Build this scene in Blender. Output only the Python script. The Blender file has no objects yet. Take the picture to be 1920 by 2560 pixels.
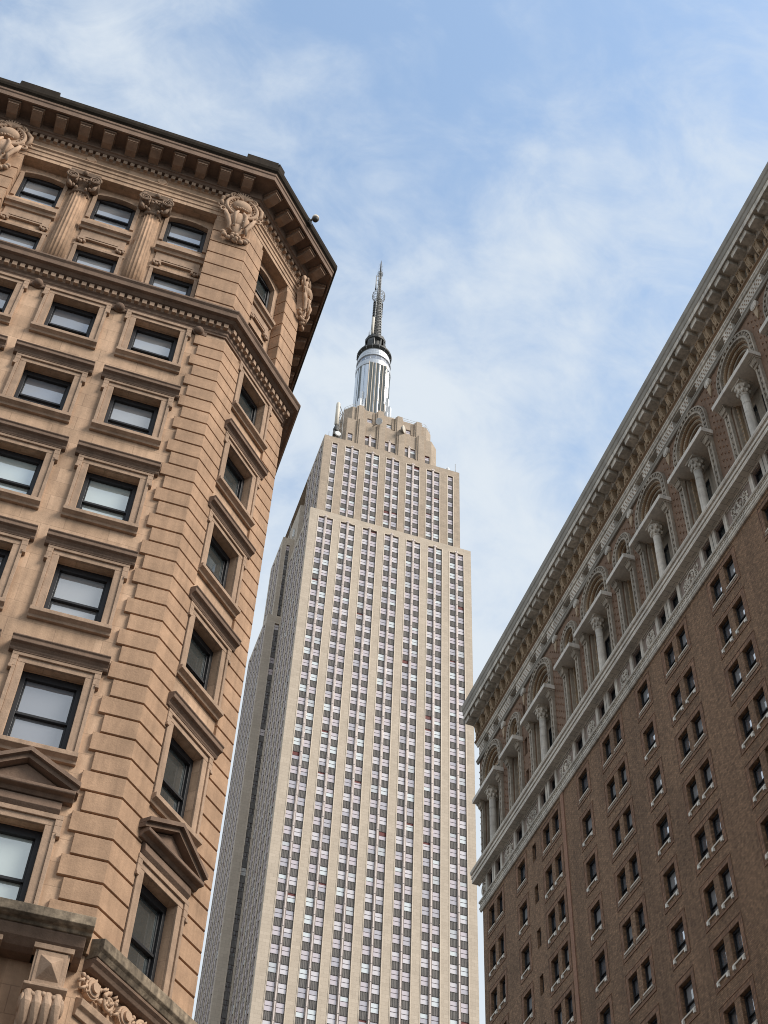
import bpy, bmesh, math, random
from mathutils import Vector, Matrix
random.seed(7)
PI = math.pi
C = bpy.context.scene.collection
S = bpy.context.scene

# ------------------------------------------------------------------ camera
RIGHT = Vector((0.947416, -0.317998, 0.035795)); DOWN = Vector((0.265017, 0.716995, -0.644736)); FWD = Vector((0.179360, 0.620319, 0.763567))
CAM = Vector((0, 0, 1.7))
cam_d = bpy.data.cameras.new("camera"); cam = bpy.data.objects.new("camera", cam_d); C.objects.link(cam)
fwd = FWD.normalized(); rt = RIGHT - fwd * RIGHT.dot(fwd); rt.normalize(); up = rt.cross(fwd)
cam.matrix_world = Matrix(((rt.x, up.x, -fwd.x, CAM.x), (rt.y, up.y, -fwd.y, CAM.y), (rt.z, up.z, -fwd.z, CAM.z), (0, 0, 0, 1)))
cam_d.sensor_fit = 'HORIZONTAL'; cam_d.sensor_width = 36; cam_d.lens = 36 * 3429.09 / 1920
cam_d.clip_start = 0.1; cam_d.clip_end = 5000
S.camera = cam

def pix(p):
    v = Vector(p) - CAM
    c = v.dot(fwd)
    if c <= 0: return (-9999, -9999)
    return (960 + 3429 * v.dot(rt) / c, 1280 - 3429 * v.dot(up) / c)
def seen(p, m=60):
    x, y = pix(p)
    return -m < x < 1920 + m and -m < y < 2560 + m

# ------------------------------------------------------------------ world, sun, exposure
sun_dir = Vector((0.58, -0.50, 0.70)).normalized()     # towards the sun: right and behind the viewer
S.view_settings.view_transform = 'Standard'; S.view_settings.look = 'None'
S.view_settings.exposure = 1.08; S.view_settings.gamma = 1.0
S.cycles.filter_width = 1.0
W = bpy.data.worlds.new("World"); S.world = W; W.use_nodes = True
nt = W.node_tree; nd = nt.nodes; nl = nt.links
nd.clear()
wout = nd.new('ShaderNodeOutputWorld'); bg = nd.new('ShaderNodeBackground'); bg.inputs[1].default_value = 0.15
sky = nd.new('ShaderNodeTexSky'); sky.sky_type = 'NISHITA'; sky.sun_disc = False
sky.sun_elevation = math.asin(sun_dir.z); sky.sun_rotation = math.atan2(sun_dir.x, sun_dir.y)
sky.air_density = 1.3; sky.dust_density = 0.8; sky.ozone_density = 2.5
tc = nd.new('ShaderNodeTexCoord')
def cloud_noise(scale, rot, stretch, det, rough, dist, off):
    mp = nd.new('ShaderNodeMapping'); mp.inputs['Rotation'].default_value = rot; mp.inputs['Scale'].default_value = stretch
    mp.inputs['Location'].default_value = off
    nl.new(tc.outputs['Generated'], mp.inputs[0])
    n = nd.new('ShaderNodeTexNoise'); n.inputs['Scale'].default_value = scale; n.inputs['Detail'].default_value = det
    n.inputs['Roughness'].default_value = rough; n.inputs['Distortion'].default_value = dist
    nl.new(mp.outputs[0], n.inputs['Vector']); return n.outputs[0]
def wmath(op, a, b=None, clamp=False):
    m = nd.new('ShaderNodeMath'); m.operation = op; m.use_clamp = clamp
    for i, v in enumerate((a, b)):
        if v is None: continue
        if isinstance(v, (int, float)): m.inputs[i].default_value = v
        else: nl.new(v, m.inputs[i])
    return m.outputs[0]
n1 = cloud_noise(4.2, (0.3, 0.2, 0.7), (1, 1.35, 1), 6, 0.55, 0.15, (2.14, 4.21, -1.05))
n2 = cloud_noise(13, (0.1, 0.5, 0.9), (1, 1.6, 1), 9, 0.62, 0.5, (3.01, -0.55, 4.36))
mixn = wmath('ADD', wmath('MULTIPLY', n1, 0.66), wmath('MULTIPLY', n2, 0.34))
sep = nd.new('ShaderNodeSeparateXYZ'); nl.new(tc.outputs['Generated'], sep.inputs[0])
low = wmath('MULTIPLY', wmath('SUBTRACT', 0.875, sep.outputs['Z']), 1.3)       # more cloud towards the horizon
dens = nd.new('ShaderNodeMapRange'); dens.interpolation_type = 'SMOOTHSTEP'
dens.inputs['From Min'].default_value = 0.36; dens.inputs['From Max'].default_value = 0.68
dens.inputs['To Min'].default_value = 0.07; dens.inputs['To Max'].default_value = 0.96
nl.new(wmath('ADD', mixn, low), dens.inputs['Value'])
cl = nd.new('ShaderNodeMixRGB'); cl.inputs[2].default_value = (2.40, 2.62, 2.84, 1)
nl.new(dens.outputs[0], cl.inputs[0]); 
skm = nd.new('ShaderNodeMixRGB'); skm.blend_type = 'MULTIPLY'; skm.inputs[0].default_value = 1; skm.inputs[2].default_value = (1.02, 0.96, 0.85, 1)
nl.new(sky.outputs[0], skm.inputs[1]); nl.new(skm.outputs[0], cl.inputs[1])
nl.new(cl.outputs[0], bg.inputs[0]); nl.new(bg.outputs[0], wout.inputs[0])
sd = bpy.data.lights.new("sun", 'SUN'); sd.energy = 2.0; sd.angle = math.radians(24); sd.color = (1.0, 0.93, 0.84)
so = bpy.data.objects.new("sun", sd); C.objects.link(so)
so.rotation_euler = sun_dir.to_track_quat('Z', 'Y').to_euler()

# ------------------------------------------------------------------ materials
def mat(name, col, rough=0.8, var=0.12, vscale=1.2, bump=0.0, bscale=25, metal=0.0, stain=0.0, streak=0.0, brick=None, spec=0.4):
    m = bpy.data.materials.new(name); m.use_nodes = True
    n = m.node_tree.nodes; l = m.node_tree.links
    p = n['Principled BSDF']; p.inputs['Roughness'].default_value = rough; p.inputs['Metallic'].default_value = metal
    p.inputs['Specular IOR Level'].default_value = spec
    t = n.new('ShaderNodeTexCoord')
    def noise(scale, det=4, vec=None, r=0.55):
        q = n.new('ShaderNodeTexNoise'); q.inputs['Scale'].default_value = scale; q.inputs['Detail'].default_value = det
        q.inputs['Roughness'].default_value = r; l.new(vec or t.outputs['Object'], q.inputs['Vector']); return q.outputs[0]
    def ramp(v, a, b, lo, hi):
        q = n.new('ShaderNodeMapRange'); q.inputs[1].default_value = a; q.inputs[2].default_value = b
        q.inputs[3].default_value = lo; q.inputs[4].default_value = hi; l.new(v, q.inputs[0]); return q.outputs[0]
    def mulc(c, v):
        q = n.new('ShaderNodeMixRGB'); q.blend_type = 'MULTIPLY'; q.inputs[0].default_value = 1
        l.new(c, q.inputs[1]) if not isinstance(c, tuple) else setattr(q.inputs[1], 'default_value', c)
        l.new(v, q.inputs[2]); return q.outputs[0]
    c4 = (*col, 1)
    hgt = None
    if brick:
        b = n.new('ShaderNodeTexBrick'); l.new(t.outputs['UV'], b.inputs['Vector'])
        b.inputs['Scale'].default_value = 1; b.inputs['Brick Width'].default_value = brick['w']; b.inputs['Row Height'].default_value = brick['h']
        b.inputs['Mortar Size'].default_value = brick['m']; b.inputs['Mortar Smooth'].default_value = 0.3; b.inputs['Bias'].default_value = brick.get('bias', 0)
        b.inputs['Color1'].default_value = (*brick['c1'], 1); b.inputs['Color2'].default_value = (*brick['c2'], 1); b.inputs['Mortar'].default_value = (*brick['mc'], 1)
        b.offset = brick.get('off', 0.5)
        c = b.outputs['Color']; hgt = b.outputs['Fac']
    else: c = c4
    c = mulc(c, ramp(noise(vscale), 0.3, 0.7, 1 - var, 1 + var))
    if stain:
        mp = n.new('ShaderNodeMapping'); mp.inputs['Scale'].default_value = (1, 1, 0.35); l.new(t.outputs['Object'], mp.inputs[0])
        c = mulc(c, ramp(noise(0.55, 6, mp.outputs[0], 0.62), 0.42, 0.72, 1.0, 1 - stain))
    if streak:
        mp = n.new('ShaderNodeMapping'); mp.inputs['Scale'].default_value = (5, 5, 0.22); l.new(t.outputs['Object'], mp.inputs[0])
        c = mulc(c, ramp(noise(1.0, 4, mp.outputs[0]), 0.4, 0.75, 1.0, 1 - streak))
    if bump: c = mulc(c, ramp(noise(60, 2), 0.3, 0.7, 0.90, 1.10)); c = mulc(c, ramp(noise(9, 4), 0.35, 0.65, 0.95, 1.05))
    if isinstance(c, tuple): p.inputs['Base Color'].default_value = c
    else: l.new(c, p.inputs['Base Color'])
    if bump:
        bp = n.new('ShaderNodeBump'); bp.inputs['Strength'].default_value = bump; bp.inputs['Distance'].default_value = 0.02
        h = noise(bscale, 3)
        if hgt is not None:
            q = n.new('ShaderNodeMath'); q.operation = 'SUBTRACT'; l.new(h, q.inputs[0]); l.new(hgt, q.inputs[1]); h = q.outputs[0]
        l.new(h, bp.inputs['Height']); l.new(bp.outputs[0], p.inputs['Normal'])
    return m
def glass(name, refl, base, rough=0.04, tint=(0.92, 0.95, 1.0), wob=0.0):
    m = bpy.data.materials.new(name); m.use_nodes = True
    n = m.node_tree.nodes; l = m.node_tree.links; n.clear()
    o = n.new('ShaderNodeOutputMaterial'); mx = n.new('ShaderNodeMixShader'); mx.inputs[0].default_value = refl
    d = n.new('ShaderNodeBsdfDiffuse'); d.inputs[0].default_value = (*base, 1)
    g = n.new('ShaderNodeBsdfGlossy'); g.inputs[0].default_value = (*tint, 1); g.inputs['Roughness'].default_value = rough
    t = n.new('ShaderNodeTexCoord'); q = n.new('ShaderNodeTexNoise'); q.inputs['Scale'].default_value = 0.8; q.inputs['Detail'].default_value = 2
    l.new(t.outputs['Object'], q.inputs['Vector'])
    bp = n.new('ShaderNodeBump'); bp.inputs['Strength'].default_value = 0.25 + wob; bp.inputs['Distance'].default_value = 0.03
    l.new(q.outputs[0], bp.inputs['Height']); l.new(bp.outputs[0], g.inputs['Normal'])
    l.new(d.outputs[0], mx.inputs[1]); l.new(g.outputs[0], mx.inputs[2]); l.new(mx.outputs[0], o.inputs[0])
    return m

M = {}
# tan sandstone building
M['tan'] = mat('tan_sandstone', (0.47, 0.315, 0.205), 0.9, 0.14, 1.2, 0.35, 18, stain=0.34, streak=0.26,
    brick=dict(w=1.25, h=0.62, m=0.012, c1=(0.59, 0.40, 0.267), c2=(0.475, 0.316, 0.206), mc=(0.42, 0.28, 0.185)))
M['tanq'] = mat('tan_quoin_stone', (0.425, 0.27, 0.170), 0.9, 0.16, 1.3, 0.35, 20, stain=0.22, streak=0.22)
M['tantrim'] = mat('tan_trim_stone', (0.40, 0.275, 0.19), 0.9, 0.16, 2.4, 0.4, 22, stain=0.22, streak=0.22)
M['tandark'] = mat('dark_brown_stone', (0.205, 0.135, 0.095), 0.92, 0.16, 2.2, 0.4, 22, stain=0.25, streak=0.15)  # one darker brown for cornice, belt course, hoods, pediments and cove
M['tanmod'] = mat('brown_modillion_stone', (0.30, 0.20, 0.138), 0.9, 0.16, 2.4, 0.4, 22, stain=0.2, streak=0.15)  # modillions: a brown between the trim and cornice tones
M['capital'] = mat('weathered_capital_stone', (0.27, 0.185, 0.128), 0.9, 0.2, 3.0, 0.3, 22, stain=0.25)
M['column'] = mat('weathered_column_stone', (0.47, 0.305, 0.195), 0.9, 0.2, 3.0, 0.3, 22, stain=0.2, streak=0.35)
M['relief'] = mat('carved_relief_stone', (0.46, 0.315, 0.215), 0.9, 0.12, 4.0, 0.3, 30, stain=0.15)
M['gutter'] = mat('dark_sheet_metal', (0.034, 0.026, 0.019), 0.9, 0.3, 1.5, 0.1, 15, streak=0.3, spec=0.1)
M['moss'] = mat('mossy_stone', (0.30, 0.235, 0.165), 0.95, 0.4, 6.0, 0.5, 16, stain=0.7, streak=0.65)
M['blackframe'] = mat('black_window_paint', (0.012, 0.012, 0.014), 0.5, 0.1, 3)
M['pane_a'] = glass('window_glass_blind', 0.30, (0.29, 0.30, 0.31), tint=(0.92, 0.92, 0.92))
M['pane_h'] = glass('hotel_window_glass', 0.55, (0.16, 0.17, 0.19))
M['pane_d'] = glass('window_glass_grey', 0.28, (0.20, 0.21, 0.23), tint=(0.9, 0.9, 0.92))
M['pane_b'] = glass('window_glass_pale', 0.32, (0.46, 0.52, 0.50), tint=(0.92, 0.94, 0.93))
M['pane_c'] = glass('window_glass_dark', 0.42, (0.05, 0.06, 0.06))
# limestone skyscraper
M['lime'] = mat('limestone_blocks', (0.5, 0.4, 0.3), 0.85, 0.05, 0.25, 0.15, 6, stain=0.06, streak=0.04,
    brick=dict(w=1.25, h=0.74, m=0.018, c1=(0.575, 0.485, 0.385), c2=(0.515, 0.432, 0.34), mc=(0.38, 0.312, 0.24)))
M['limegrey'] = M['lime']
M['limecrown'] = mat('weathered_limestone', (0.5, 0.4, 0.3), 0.88, 0.08, 0.4, 0.15, 6, stain=0.10, streak=0.10,
    brick=dict(w=1.25, h=0.74, m=0.016, c1=(0.47, 0.375, 0.285), c2=(0.41, 0.33, 0.25), mc=(0.25, 0.195, 0.15)))
M['steel'] = mat('satin_steel_mullion', (0.55, 0.475, 0.435), 0.5, 0.05, 0.6, metal=0.2)
M['trim'] = mat('pale_metal_trim', (0.60, 0.51, 0.41), 0.55, 0.05, 0.6, metal=0.1)
M['spandrel'] = mat('dark_aluminium_spandrel', (0.205, 0.19, 0.178), 0.7, 0.10, 0.8, metal=0.0, streak=0.45, spec=0.2)
M['eframe'] = mat('dark_red_window_frame', (0.055, 0.030, 0.030), 0.6, 0.1, 2)
M['red'] = mat('open_window_red_frame', (0.13, 0.018, 0.014), 0.6, 0.2, 2)
for k, c in enumerate([(0.60, 0.525, 0.545), (0.69, 0.645, 0.65), (0.71, 0.77, 0.76), (0.46, 0.425, 0.45), (0.54, 0.56, 0.55)]):
    M['ep%d' % k] = glass('tower_glass_tone', 0.24 + 0.02 * k, c, 0.08, (0.95, 0.90, 0.92))
M['edark'] = glass('tower_glass_shaded', 0.35, (0.04, 0.045, 0.05), 0.08)
M['chrome'] = mat('polished_steel_panel', (0.66, 0.68, 0.70), 0.30, 0.04, 0.3, metal=0.8)
M['wing'] = mat('bright_aluminium_wing', (0.74, 0.76, 0.78), 0.38, 0.05, 0.4, metal=0.35)
M['ring'] = mat('satin_aluminium_band', (0.56, 0.58, 0.60), 0.4, 0.06, 0.5, metal=0.5)
M['white'] = mat('white_painted_metal', (0.72, 0.73, 0.73), 0.5, 0.06, 1)
M['mgrey'] = glass('ring_window_glass', 0.3, (0.16, 0.16, 0.17), 0.1)
M['mglass'] = glass('mast_window_glass', 0.10, (0.085, 0.10, 0.085), 0.15)
M['antdark'] = mat('dark_antenna_housing', (0.050, 0.050, 0.046), 0.6, 0.3, 0.9)
M['antgrey'] = mat('galvanised_antenna_steel', (0.27, 0.27, 0.26), 0.5, 0.25, 0.7, metal=0.3)
M['cream'] = mat('cream_radome', (0.66, 0.60, 0.50), 0.5, 0.06, 0.8)
# brick hotel
M['brick'] = mat('brown_brick', (0.2, 0.1, 0.07), 0.92, 0.34, 5.0, 0.6, 30, stain=0.34, streak=0.18,
    brick=dict(w=0.22, h=0.078, m=0.014, bias=-0.1, c1=(0.355, 0.208, 0.118), c2=(0.195, 0.112, 0.062), mc=(0.15, 0.098, 0.062)))
M['brickred'] = mat('red_brick_strip', (0.2, 0.1, 0.07), 0.92, 0.12, 0.6, 0.5, 30,
    brick=dict(w=0.22, h=0.078, m=0.012, c1=(0.38, 0.205, 0.125), c2=(0.30, 0.155, 0.095), mc=(0.2, 0.12, 0.09)))
M['brickframe'] = mat('soldier_brick_surround', (0.2, 0.1, 0.07), 0.92, 0.15, 0.8, 0.5, 30,
    brick=dict(w=0.11, h=0.24, m=0.014, off=0.0, c1=(0.31, 0.172, 0.102), c2=(0.175, 0.095, 0.056), mc=(0.105, 0.066, 0.045)))
M['brickup'] = mat('smooth_brown_brick', (0.205, 0.127, 0.082), 0.92, 0.2, 5, 0.4, 30, stain=0.25)
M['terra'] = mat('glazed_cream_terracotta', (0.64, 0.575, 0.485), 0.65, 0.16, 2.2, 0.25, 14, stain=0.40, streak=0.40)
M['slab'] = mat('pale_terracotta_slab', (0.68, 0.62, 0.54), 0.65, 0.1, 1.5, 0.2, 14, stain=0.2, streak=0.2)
M['terraold'] = mat('dark_carved_terracotta', (0.375, 0.315, 0.245), 0.75, 0.2, 3.0, 0.25, 14, stain=0.4, streak=0.3)  # darker terracotta tone for arch bands, jambs and recess walls
M['terrajoint'] = mat('terracotta_blocks', (0.46, 0.41, 0.36), 0.65, 0.08, 1.2, 0.25, 14, stain=0.2, streak=0.15,
    brick=dict(w=1.1, h=0.42, m=0.012, off=0.5, c1=(0.66, 0.59, 0.50), c2=(0.57, 0.505, 0.42), mc=(0.2, 0.17, 0.14)))
M['terratan'] = mat('tan_terracotta', (0.38, 0.275, 0.175), 0.75, 0.2, 3, 0.3, 18, stain=0.25)
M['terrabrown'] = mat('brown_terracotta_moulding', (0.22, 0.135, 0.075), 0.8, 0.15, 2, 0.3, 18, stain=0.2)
M['terrasoff'] = mat('dark_grey_terracotta', (0.31, 0.28, 0.235), 0.85, 0.12, 1.5, 0.25, 18, stain=0.25)  # darker greyish tone: arch channels, imposts, string course, bracket wall, gutter
M['panelbg'] = mat('relief_panel_ground', (0.27, 0.21, 0.175), 0.85, 0.12, 3, 0.3, 20)
M['sill'] = mat('limestone_sill', (0.58, 0.52, 0.44), 0.85, 0.15, 3, 0.2, 20)
M['sillband'] = mat('pale_brick_band', (0.27, 0.195, 0.14), 0.9, 0.25, 5, 0.3, 20, streak=0.3)
M['sillwhite'] = mat('white_sill_block', (0.72, 0.68, 0.60), 0.8, 0.1, 3)
M['roofm'] = mat('roof_felt', (0.06, 0.058, 0.055), 0.95, 0.2, 0.3)
M['asphalt'] = mat('asphalt', (0.05, 0.05, 0.052), 0.9, 0.2, 0.5, 0.3, 60)
M['ground'] = mat('city_ground', (0.075, 0.073, 0.07), 0.9, 0.2, 0.05, 0.2, 10)
M['concrete'] = mat('pavement_concrete', (0.20, 0.195, 0.185), 0.9, 0.12, 0.6, 0.2, 40)

# ------------------------------------------------------------------ mesh helpers
def frame(P, U, D):
    P, U, D = Vector(P), Vector(U), Vector(D)
    return lambda u, d, z: P + U * u + D * d + Vector((0, 0, z))
class MB:
    def __init__(s): s.v = []; s.f = []; s.m = []; s.sm = []
    def add(s, vs, fs, m=0, smooth=False):
        o = len(s.v); s.v += [Vector(v) for v in vs]; s.f += [tuple(i + o for i in f) for f in fs]; s.m += [m] * len(fs); s.sm += [smooth] * len(fs)
    def box(s, F, u0, u1, d0, d1, z0, z1, m=0):
        vs = [F(u, d, z) for z in (z0, z1) for d in (d0, d1) for u in (u0, u1)]
        s.add(vs, [(0, 1, 3, 2), (4, 6, 7, 5), (0, 4, 5, 1), (2, 3, 7, 6), (0, 2, 6, 4), (1, 5, 7, 3)], m)
    def taper(s, F, a, b, m=0):   # a, b = (u0,u1,d0,d1,z) bottom and top
        vs = [F(u, d, q[4]) for q in (a, b) for d in (q[2], q[3]) for u in (q[0], q[1])]
        s.add(vs, [(0, 1, 3, 2), (4, 6, 7, 5), (0, 4, 5, 1), (2, 3, 7, 6), (0, 2, 6, 4), (1, 5, 7, 3)], m)
    def quad(s, a, b, c, d, m=0): s.add([a, b, c, d], [(0, 1, 2, 3)], m)
    def prism_uz(s, F, pts, d0, d1, m=0, smooth=False):
        n = len(pts); vs = [F(u, d0, z) for u, z in pts] + [F(u, d1, z) for u, z in pts]
        s.add(vs, [tuple(range(n)), tuple(range(2 * n - 1, n - 1, -1))], m)
        s.add(vs, [(i, (i + 1) % n, n + (i + 1) % n, n + i) for i in range(n)], m, smooth)
    def prism_dz(s, F, pts, u0, u1, m=0):
        n = len(pts); vs = [F(u0, d, z) for d, z in pts] + [F(u1, d, z) for d, z in pts]
        s.add(vs, [tuple(range(n)), tuple(range(2 * n - 1, n - 1, -1))] + [(i, (i + 1) % n, n + (i + 1) % n, n + i) for i in range(n)], m)
    def sphere(s, F, u, d, z, ru, rd, rz, m=0, nu=10, nv=7):
        vs = []; fs = []
        for j in range(nv + 1):
            th = PI * j / nv
            for i in range(nu):
                ph = 2 * PI * i / nu
                vs.append(F(u + ru * math.sin(th) * math.cos(ph), d + rd * math.sin(th) * math.sin(ph), z + rz * math.cos(th)))
        for j in range(nv):
            for i in range(nu):
                fs.append((j * nu + i, j * nu + (i + 1) % nu, (j + 1) * nu + (i + 1) % nu, (j + 1) * nu + i))
        s.add(vs, fs, m, True)
    def tube(s, pts, r, m=0, n=6, closed=False):
        pts = [Vector(p) for p in pts]; N = len(pts)
        rs = r if isinstance(r, (list, tuple)) else [r] * N
        vs = []
        for i, p in enumerate(pts):
            a = pts[(i - 1) % N] if (closed or i > 0) else p
            b = pts[(i + 1) % N] if (closed or i < N - 1) else p
            t = (b - a).normalized()
            x = t.cross(Vector((0.31, 0.17, 0.93)));
            if x.length < 0.05: x = t.cross(Vector((1, 0, 0)))
            x.normalize(); y = t.cross(x)
            vs += [p + (x * math.cos(2 * PI * k / n) + y * math.sin(2 * PI * k / n)) * rs[i] for k in range(n)]
        fs = []
        for i in range(N if closed else N - 1):
            j = (i + 1) % N
            fs += [(i * n + k, i * n + (k + 1) % n, j * n + (k + 1) % n, j * n + k) for k in range(n)]
        if not closed: fs += [tuple(range(n)), tuple(range((N - 1) * n, N * n))]
        s.add(vs, fs, m, True)
    def lathe(s, P, prof, n=24, m=0, smooth=True, flutes=0, a0=0.0):
        P = Vector(P); vs = []
        for r, z in prof:
            for k in range(n):
                a = a0 + 2 * PI * k / n
                rr = r * (1 - 0.13 * abs(math.sin(a * flutes / 2)) ** 0.7) if flutes else r
                vs.append(P + Vector((rr * math.cos(a), rr * math.sin(a), z)))
        fs = []
        for j in range(len(prof) - 1):
            fs += [(j * n + k, j * n + (k + 1) % n, (j + 1) * n + (k + 1) % n, (j + 1) * n + k) for k in range(n)]
        fs += [tuple(range(n - 1, -1, -1)), tuple(range((len(prof) - 1) * n, len(prof) * n))]
        s.add(vs, fs, m, smooth)
    def sweep(s, path, prof, m=0, closed=False, caps=True, openp=False):
        """profile (d, z) swept along a plan path with mitred corners; outward is to the right of travel"""
        path = [Vector((p[0], p[1])) for p in path]; N = len(path); n = len(prof)
        nor = []
        for i in range(N if closed else N - 1):
            t = (path[(i + 1) % N] - path[i]).normalized(); nor.append(Vector((t.y, -t.x)))
        vs = []
        for i, p in enumerate(path):
            if closed: a, b = nor[i - 1], nor[i]
            else: a, b = nor[max(i - 1, 0)], nor[min(i, N - 2)]
            o = (a + b) / (1 + a.dot(b))
            vs += [Vector((p.x + o.x * d, p.y + o.y * d, z)) for d, z in prof]
        fs = []
        for i in range(N if closed else N - 1):
            j = (i + 1) % N
            fs += [(i * n + k, i * n + (k + 1) % n, j * n + (k + 1) % n, j * n + k) for k in range(n - 1 if openp else n)]
        if caps and not closed and not openp: fs += [tuple(range(n)), tuple(range((N - 1) * n, N * n))]
        s.add(vs, fs, m)
    def wall(s, F, u0, u1, z0, z1, holes, depth, d=0.0, m=0, mr=None):
        us = sorted({u0, u1} | {h[0] for h in holes} | {h[1] for h in holes}); us = [u for u in us if u0 <= u <= u1]
        zs = sorted({z0, z1} | {h[2] for h in holes} | {h[3] for h in holes}); zs = [z for z in zs if z0 <= z <= z1]
        # merge cells into vertical runs per column to keep the mesh light
        for i in range(len(us) - 1):
            a, b = us[i], us[i + 1]; c = (a + b) / 2; hs = [h for h in holes if h[0] < c < h[1]]
            start = None
            for j in range(len(zs) - 1):
                e, f = zs[j], zs[j + 1]; k = (e + f) / 2
                inside = any(h[2] < k < h[3] for h in hs)
                if not inside and start is None: start = e
                if start is not None and (inside or j == len(zs) - 2):
                    end = e if inside else f
                    s.quad(F(a, d, start), F(b, d, start), F(b, d, end), F(a, d, end), m); start = None
        q = m if mr is None else mr
        for a, b, e, f in holes:
            i = d - depth
            s.quad(F(a, d, e), F(a, i, e), F(a, i, f), F(a, d, f), q); s.quad(F(b, d, e), F(b, d, f), F(b, i, f), F(b, i, e), q)
            s.quad(F(a, d, f), F(a, i, f), F(b, i, f), F(b, d, f), q); s.quad(F(a, d, e), F(b, d, e), F(b, i, e), F(a, i, e), q)
    def arc(s, F, cu, cz, r0, r1, d0, d1, a0=0, a1=PI, n=20, m=0):
        for i in range(n):
            a, b = a0 + (a1 - a0) * i / n, a0 + (a1 - a0) * (i + 1) / n
            P = [(cu + r * math.cos(t), cz + r * math.sin(t)) for r, t in ((r0, a), (r1, a), (r1, b), (r0, b))]
            o = [F(u, d0, z) for u, z in P] + [F(u, d1, z) for u, z in P]
            s.add(o, [(4, 5, 6, 7), (0, 3, 7, 4), (1, 5, 6, 2)] + ([(0, 4, 5, 1)] if i == 0 else []) + ([(3, 2, 6, 7)] if i == n - 1 else []), m)
    def build(s, name, mats, parent=None, bevel=0.0):
        if not isinstance(mats, (list, tuple)): mats = [mats]
        o0 = Vector((0, 0, 0)); q = parent
        while q is not None: o0 += q.location; q = q.parent
        me = bpy.data.meshes.new(name)
        me.from_pydata([tuple(v - o0) for v in s.v], [], s.f)
        for k in mats: me.materials.append(M[k])
        me.polygons.foreach_set('material_index', s.m); me.polygons.foreach_set('use_smooth', s.sm)
        bm = bmesh.new(); bm.from_mesh(me); bmesh.ops.recalc_face_normals(bm, faces=bm.faces)
        uv = bm.loops.layers.uv.new('UVMap')
        for f in bm.faces:
            nn = f.normal
            if abs(nn.z) > 0.75:
                for lp in f.loops: lp[uv].uv = (lp.vert.co.x, lp.vert.co.y)
            else:
                t = Vector((-nn.y, nn.x, 0)).normalized()
                for lp in f.loops: lp[uv].uv = (lp.vert.co.dot(t), lp.vert.co.z)
        bm.to_mesh(me); bm.free()
        ob = bpy.data.objects.new(name, me); C.objects.link(ob)
        if parent is not None: ob.parent = parent
        if bevel:
            md = ob.modifiers.new('bevel', 'BEVEL'); md.width = bevel; md.segments = 2; md.limit_method = 'ANGLE'; md.angle_limit = math.radians(40)
        return ob
def thing(name, label, cat, loc, group=None):
    o = bpy.data.objects.new(name, None); C.objects.link(o); o.location = loc
    o['label'] = label; o['category'] = cat
    if group: o['group'] = group
    return o
def tag(o, label, cat, group=None):
    o['label'] = label; o['category'] = cat
    if group: o['group'] = group
    return o
W0 = frame((0, 0, 0), (1, 0, 0), (0, 1, 0))

# ------------------------------------------------------------------ ground
def sheet(name, x0, x1, y0, y1, z, m):
    b = MB(); b.quad((x0, y0, z), (x1, y0, z), (x1, y1, z), (x0, y1, z)); o = b.build(name, m); o['kind'] = 'structure'; return o
sheet('ground', -2500, 2500, -2500, 2500, -0.15, 'ground')
sheet('road', -60, 60, -120, 20, -0.146, 'asphalt')
sheet('road', 11, 26, 20, 700, -0.142, 'asphalt')
for nm, x0, x1, y0, y1 in (('pavement', 4.7, 10.8, 22, 200), ('pavement', 26.2, 31.9, 20, 200)):
    b = MB(); b.box(W0, x0, x1, y0, y1, -0.14, 0.0); o = b.build(nm, 'concrete'); o['kind'] = 'structure'

# =================================================================== 1. tan sandstone building
R2 = 2 ** .5 / 2
A0 = (1.72, 27.0); A1 = (1.72 + 3.98 * R2, 27.0 + 3.98 * R2)
FW = frame((0, 27, 0), (1, 0, 0), (0, -1, 0))
FC = frame((A0[0], A0[1], 0), (R2, R2, 0), (R2, -R2, 0))
FS = frame((A1[0], A1[1], 0), (0, 1, 0), (1, 0, 0))
XL = -17.5; YB = 46.0
PATH = [(XL, 27), A0, A1, (A1[0], YB)]
tanb = thing('sandstone_building', 'tan sandstone corner building with quoined chamfered corner and heavy dark bracketed cornice', 'building', (-4, 34, 0))
WT = 'tan'
CA, CB, CC = -0.59, -3.40, -6.21
COLS = (CA, CB, CC, -9.59, -12.40, -15.21)
ROWS = {'B': (39.25, 41.34), 'C': (35.2, 37.26), 'D': (31.14, 33.28), 'E': (27.08, 29.24), 'F': (22.78, 25.22), 'G': (18.2, 20.68)}
HW = 0.77
holesW = [(c - HW, c + HW, *ROWS[r]) for c in COLS for r in 'BCDEFG']
CH = 2.05; HC = 0.74
holesC = [(CH - HC, CH + HC, *ROWS[r]) for r in 'BCDEFG']
b = MB()
b.wall(FW, XL, 1.72, 0, 43.2, holesW, 0.42)
b.wall(FC, 0, 3.98, 0, 43.2, holesC, 0.42)
b.quad(FS(0, 0, 0), FS(16, 0, 0), FS(16, 0, 53), FS(0, 0, 53))
b.quad((XL, 27, 0), (XL, YB, 0), (XL, YB, 53), (XL, 27, 53)); b.quad((XL, YB, 0), (A1[0], YB, 0), (A1[0], YB, 53), (XL, YB, 53))
b.add([(XL, 27, 52.3), (A0[0], A0[1], 52.3), (A1[0], A1[1], 52.3), (A1[0], YB, 52.3), (XL, YB, 52.3)], [(0, 1, 2, 3, 4)])
b.build('wall', 'tan', tanb)

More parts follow.
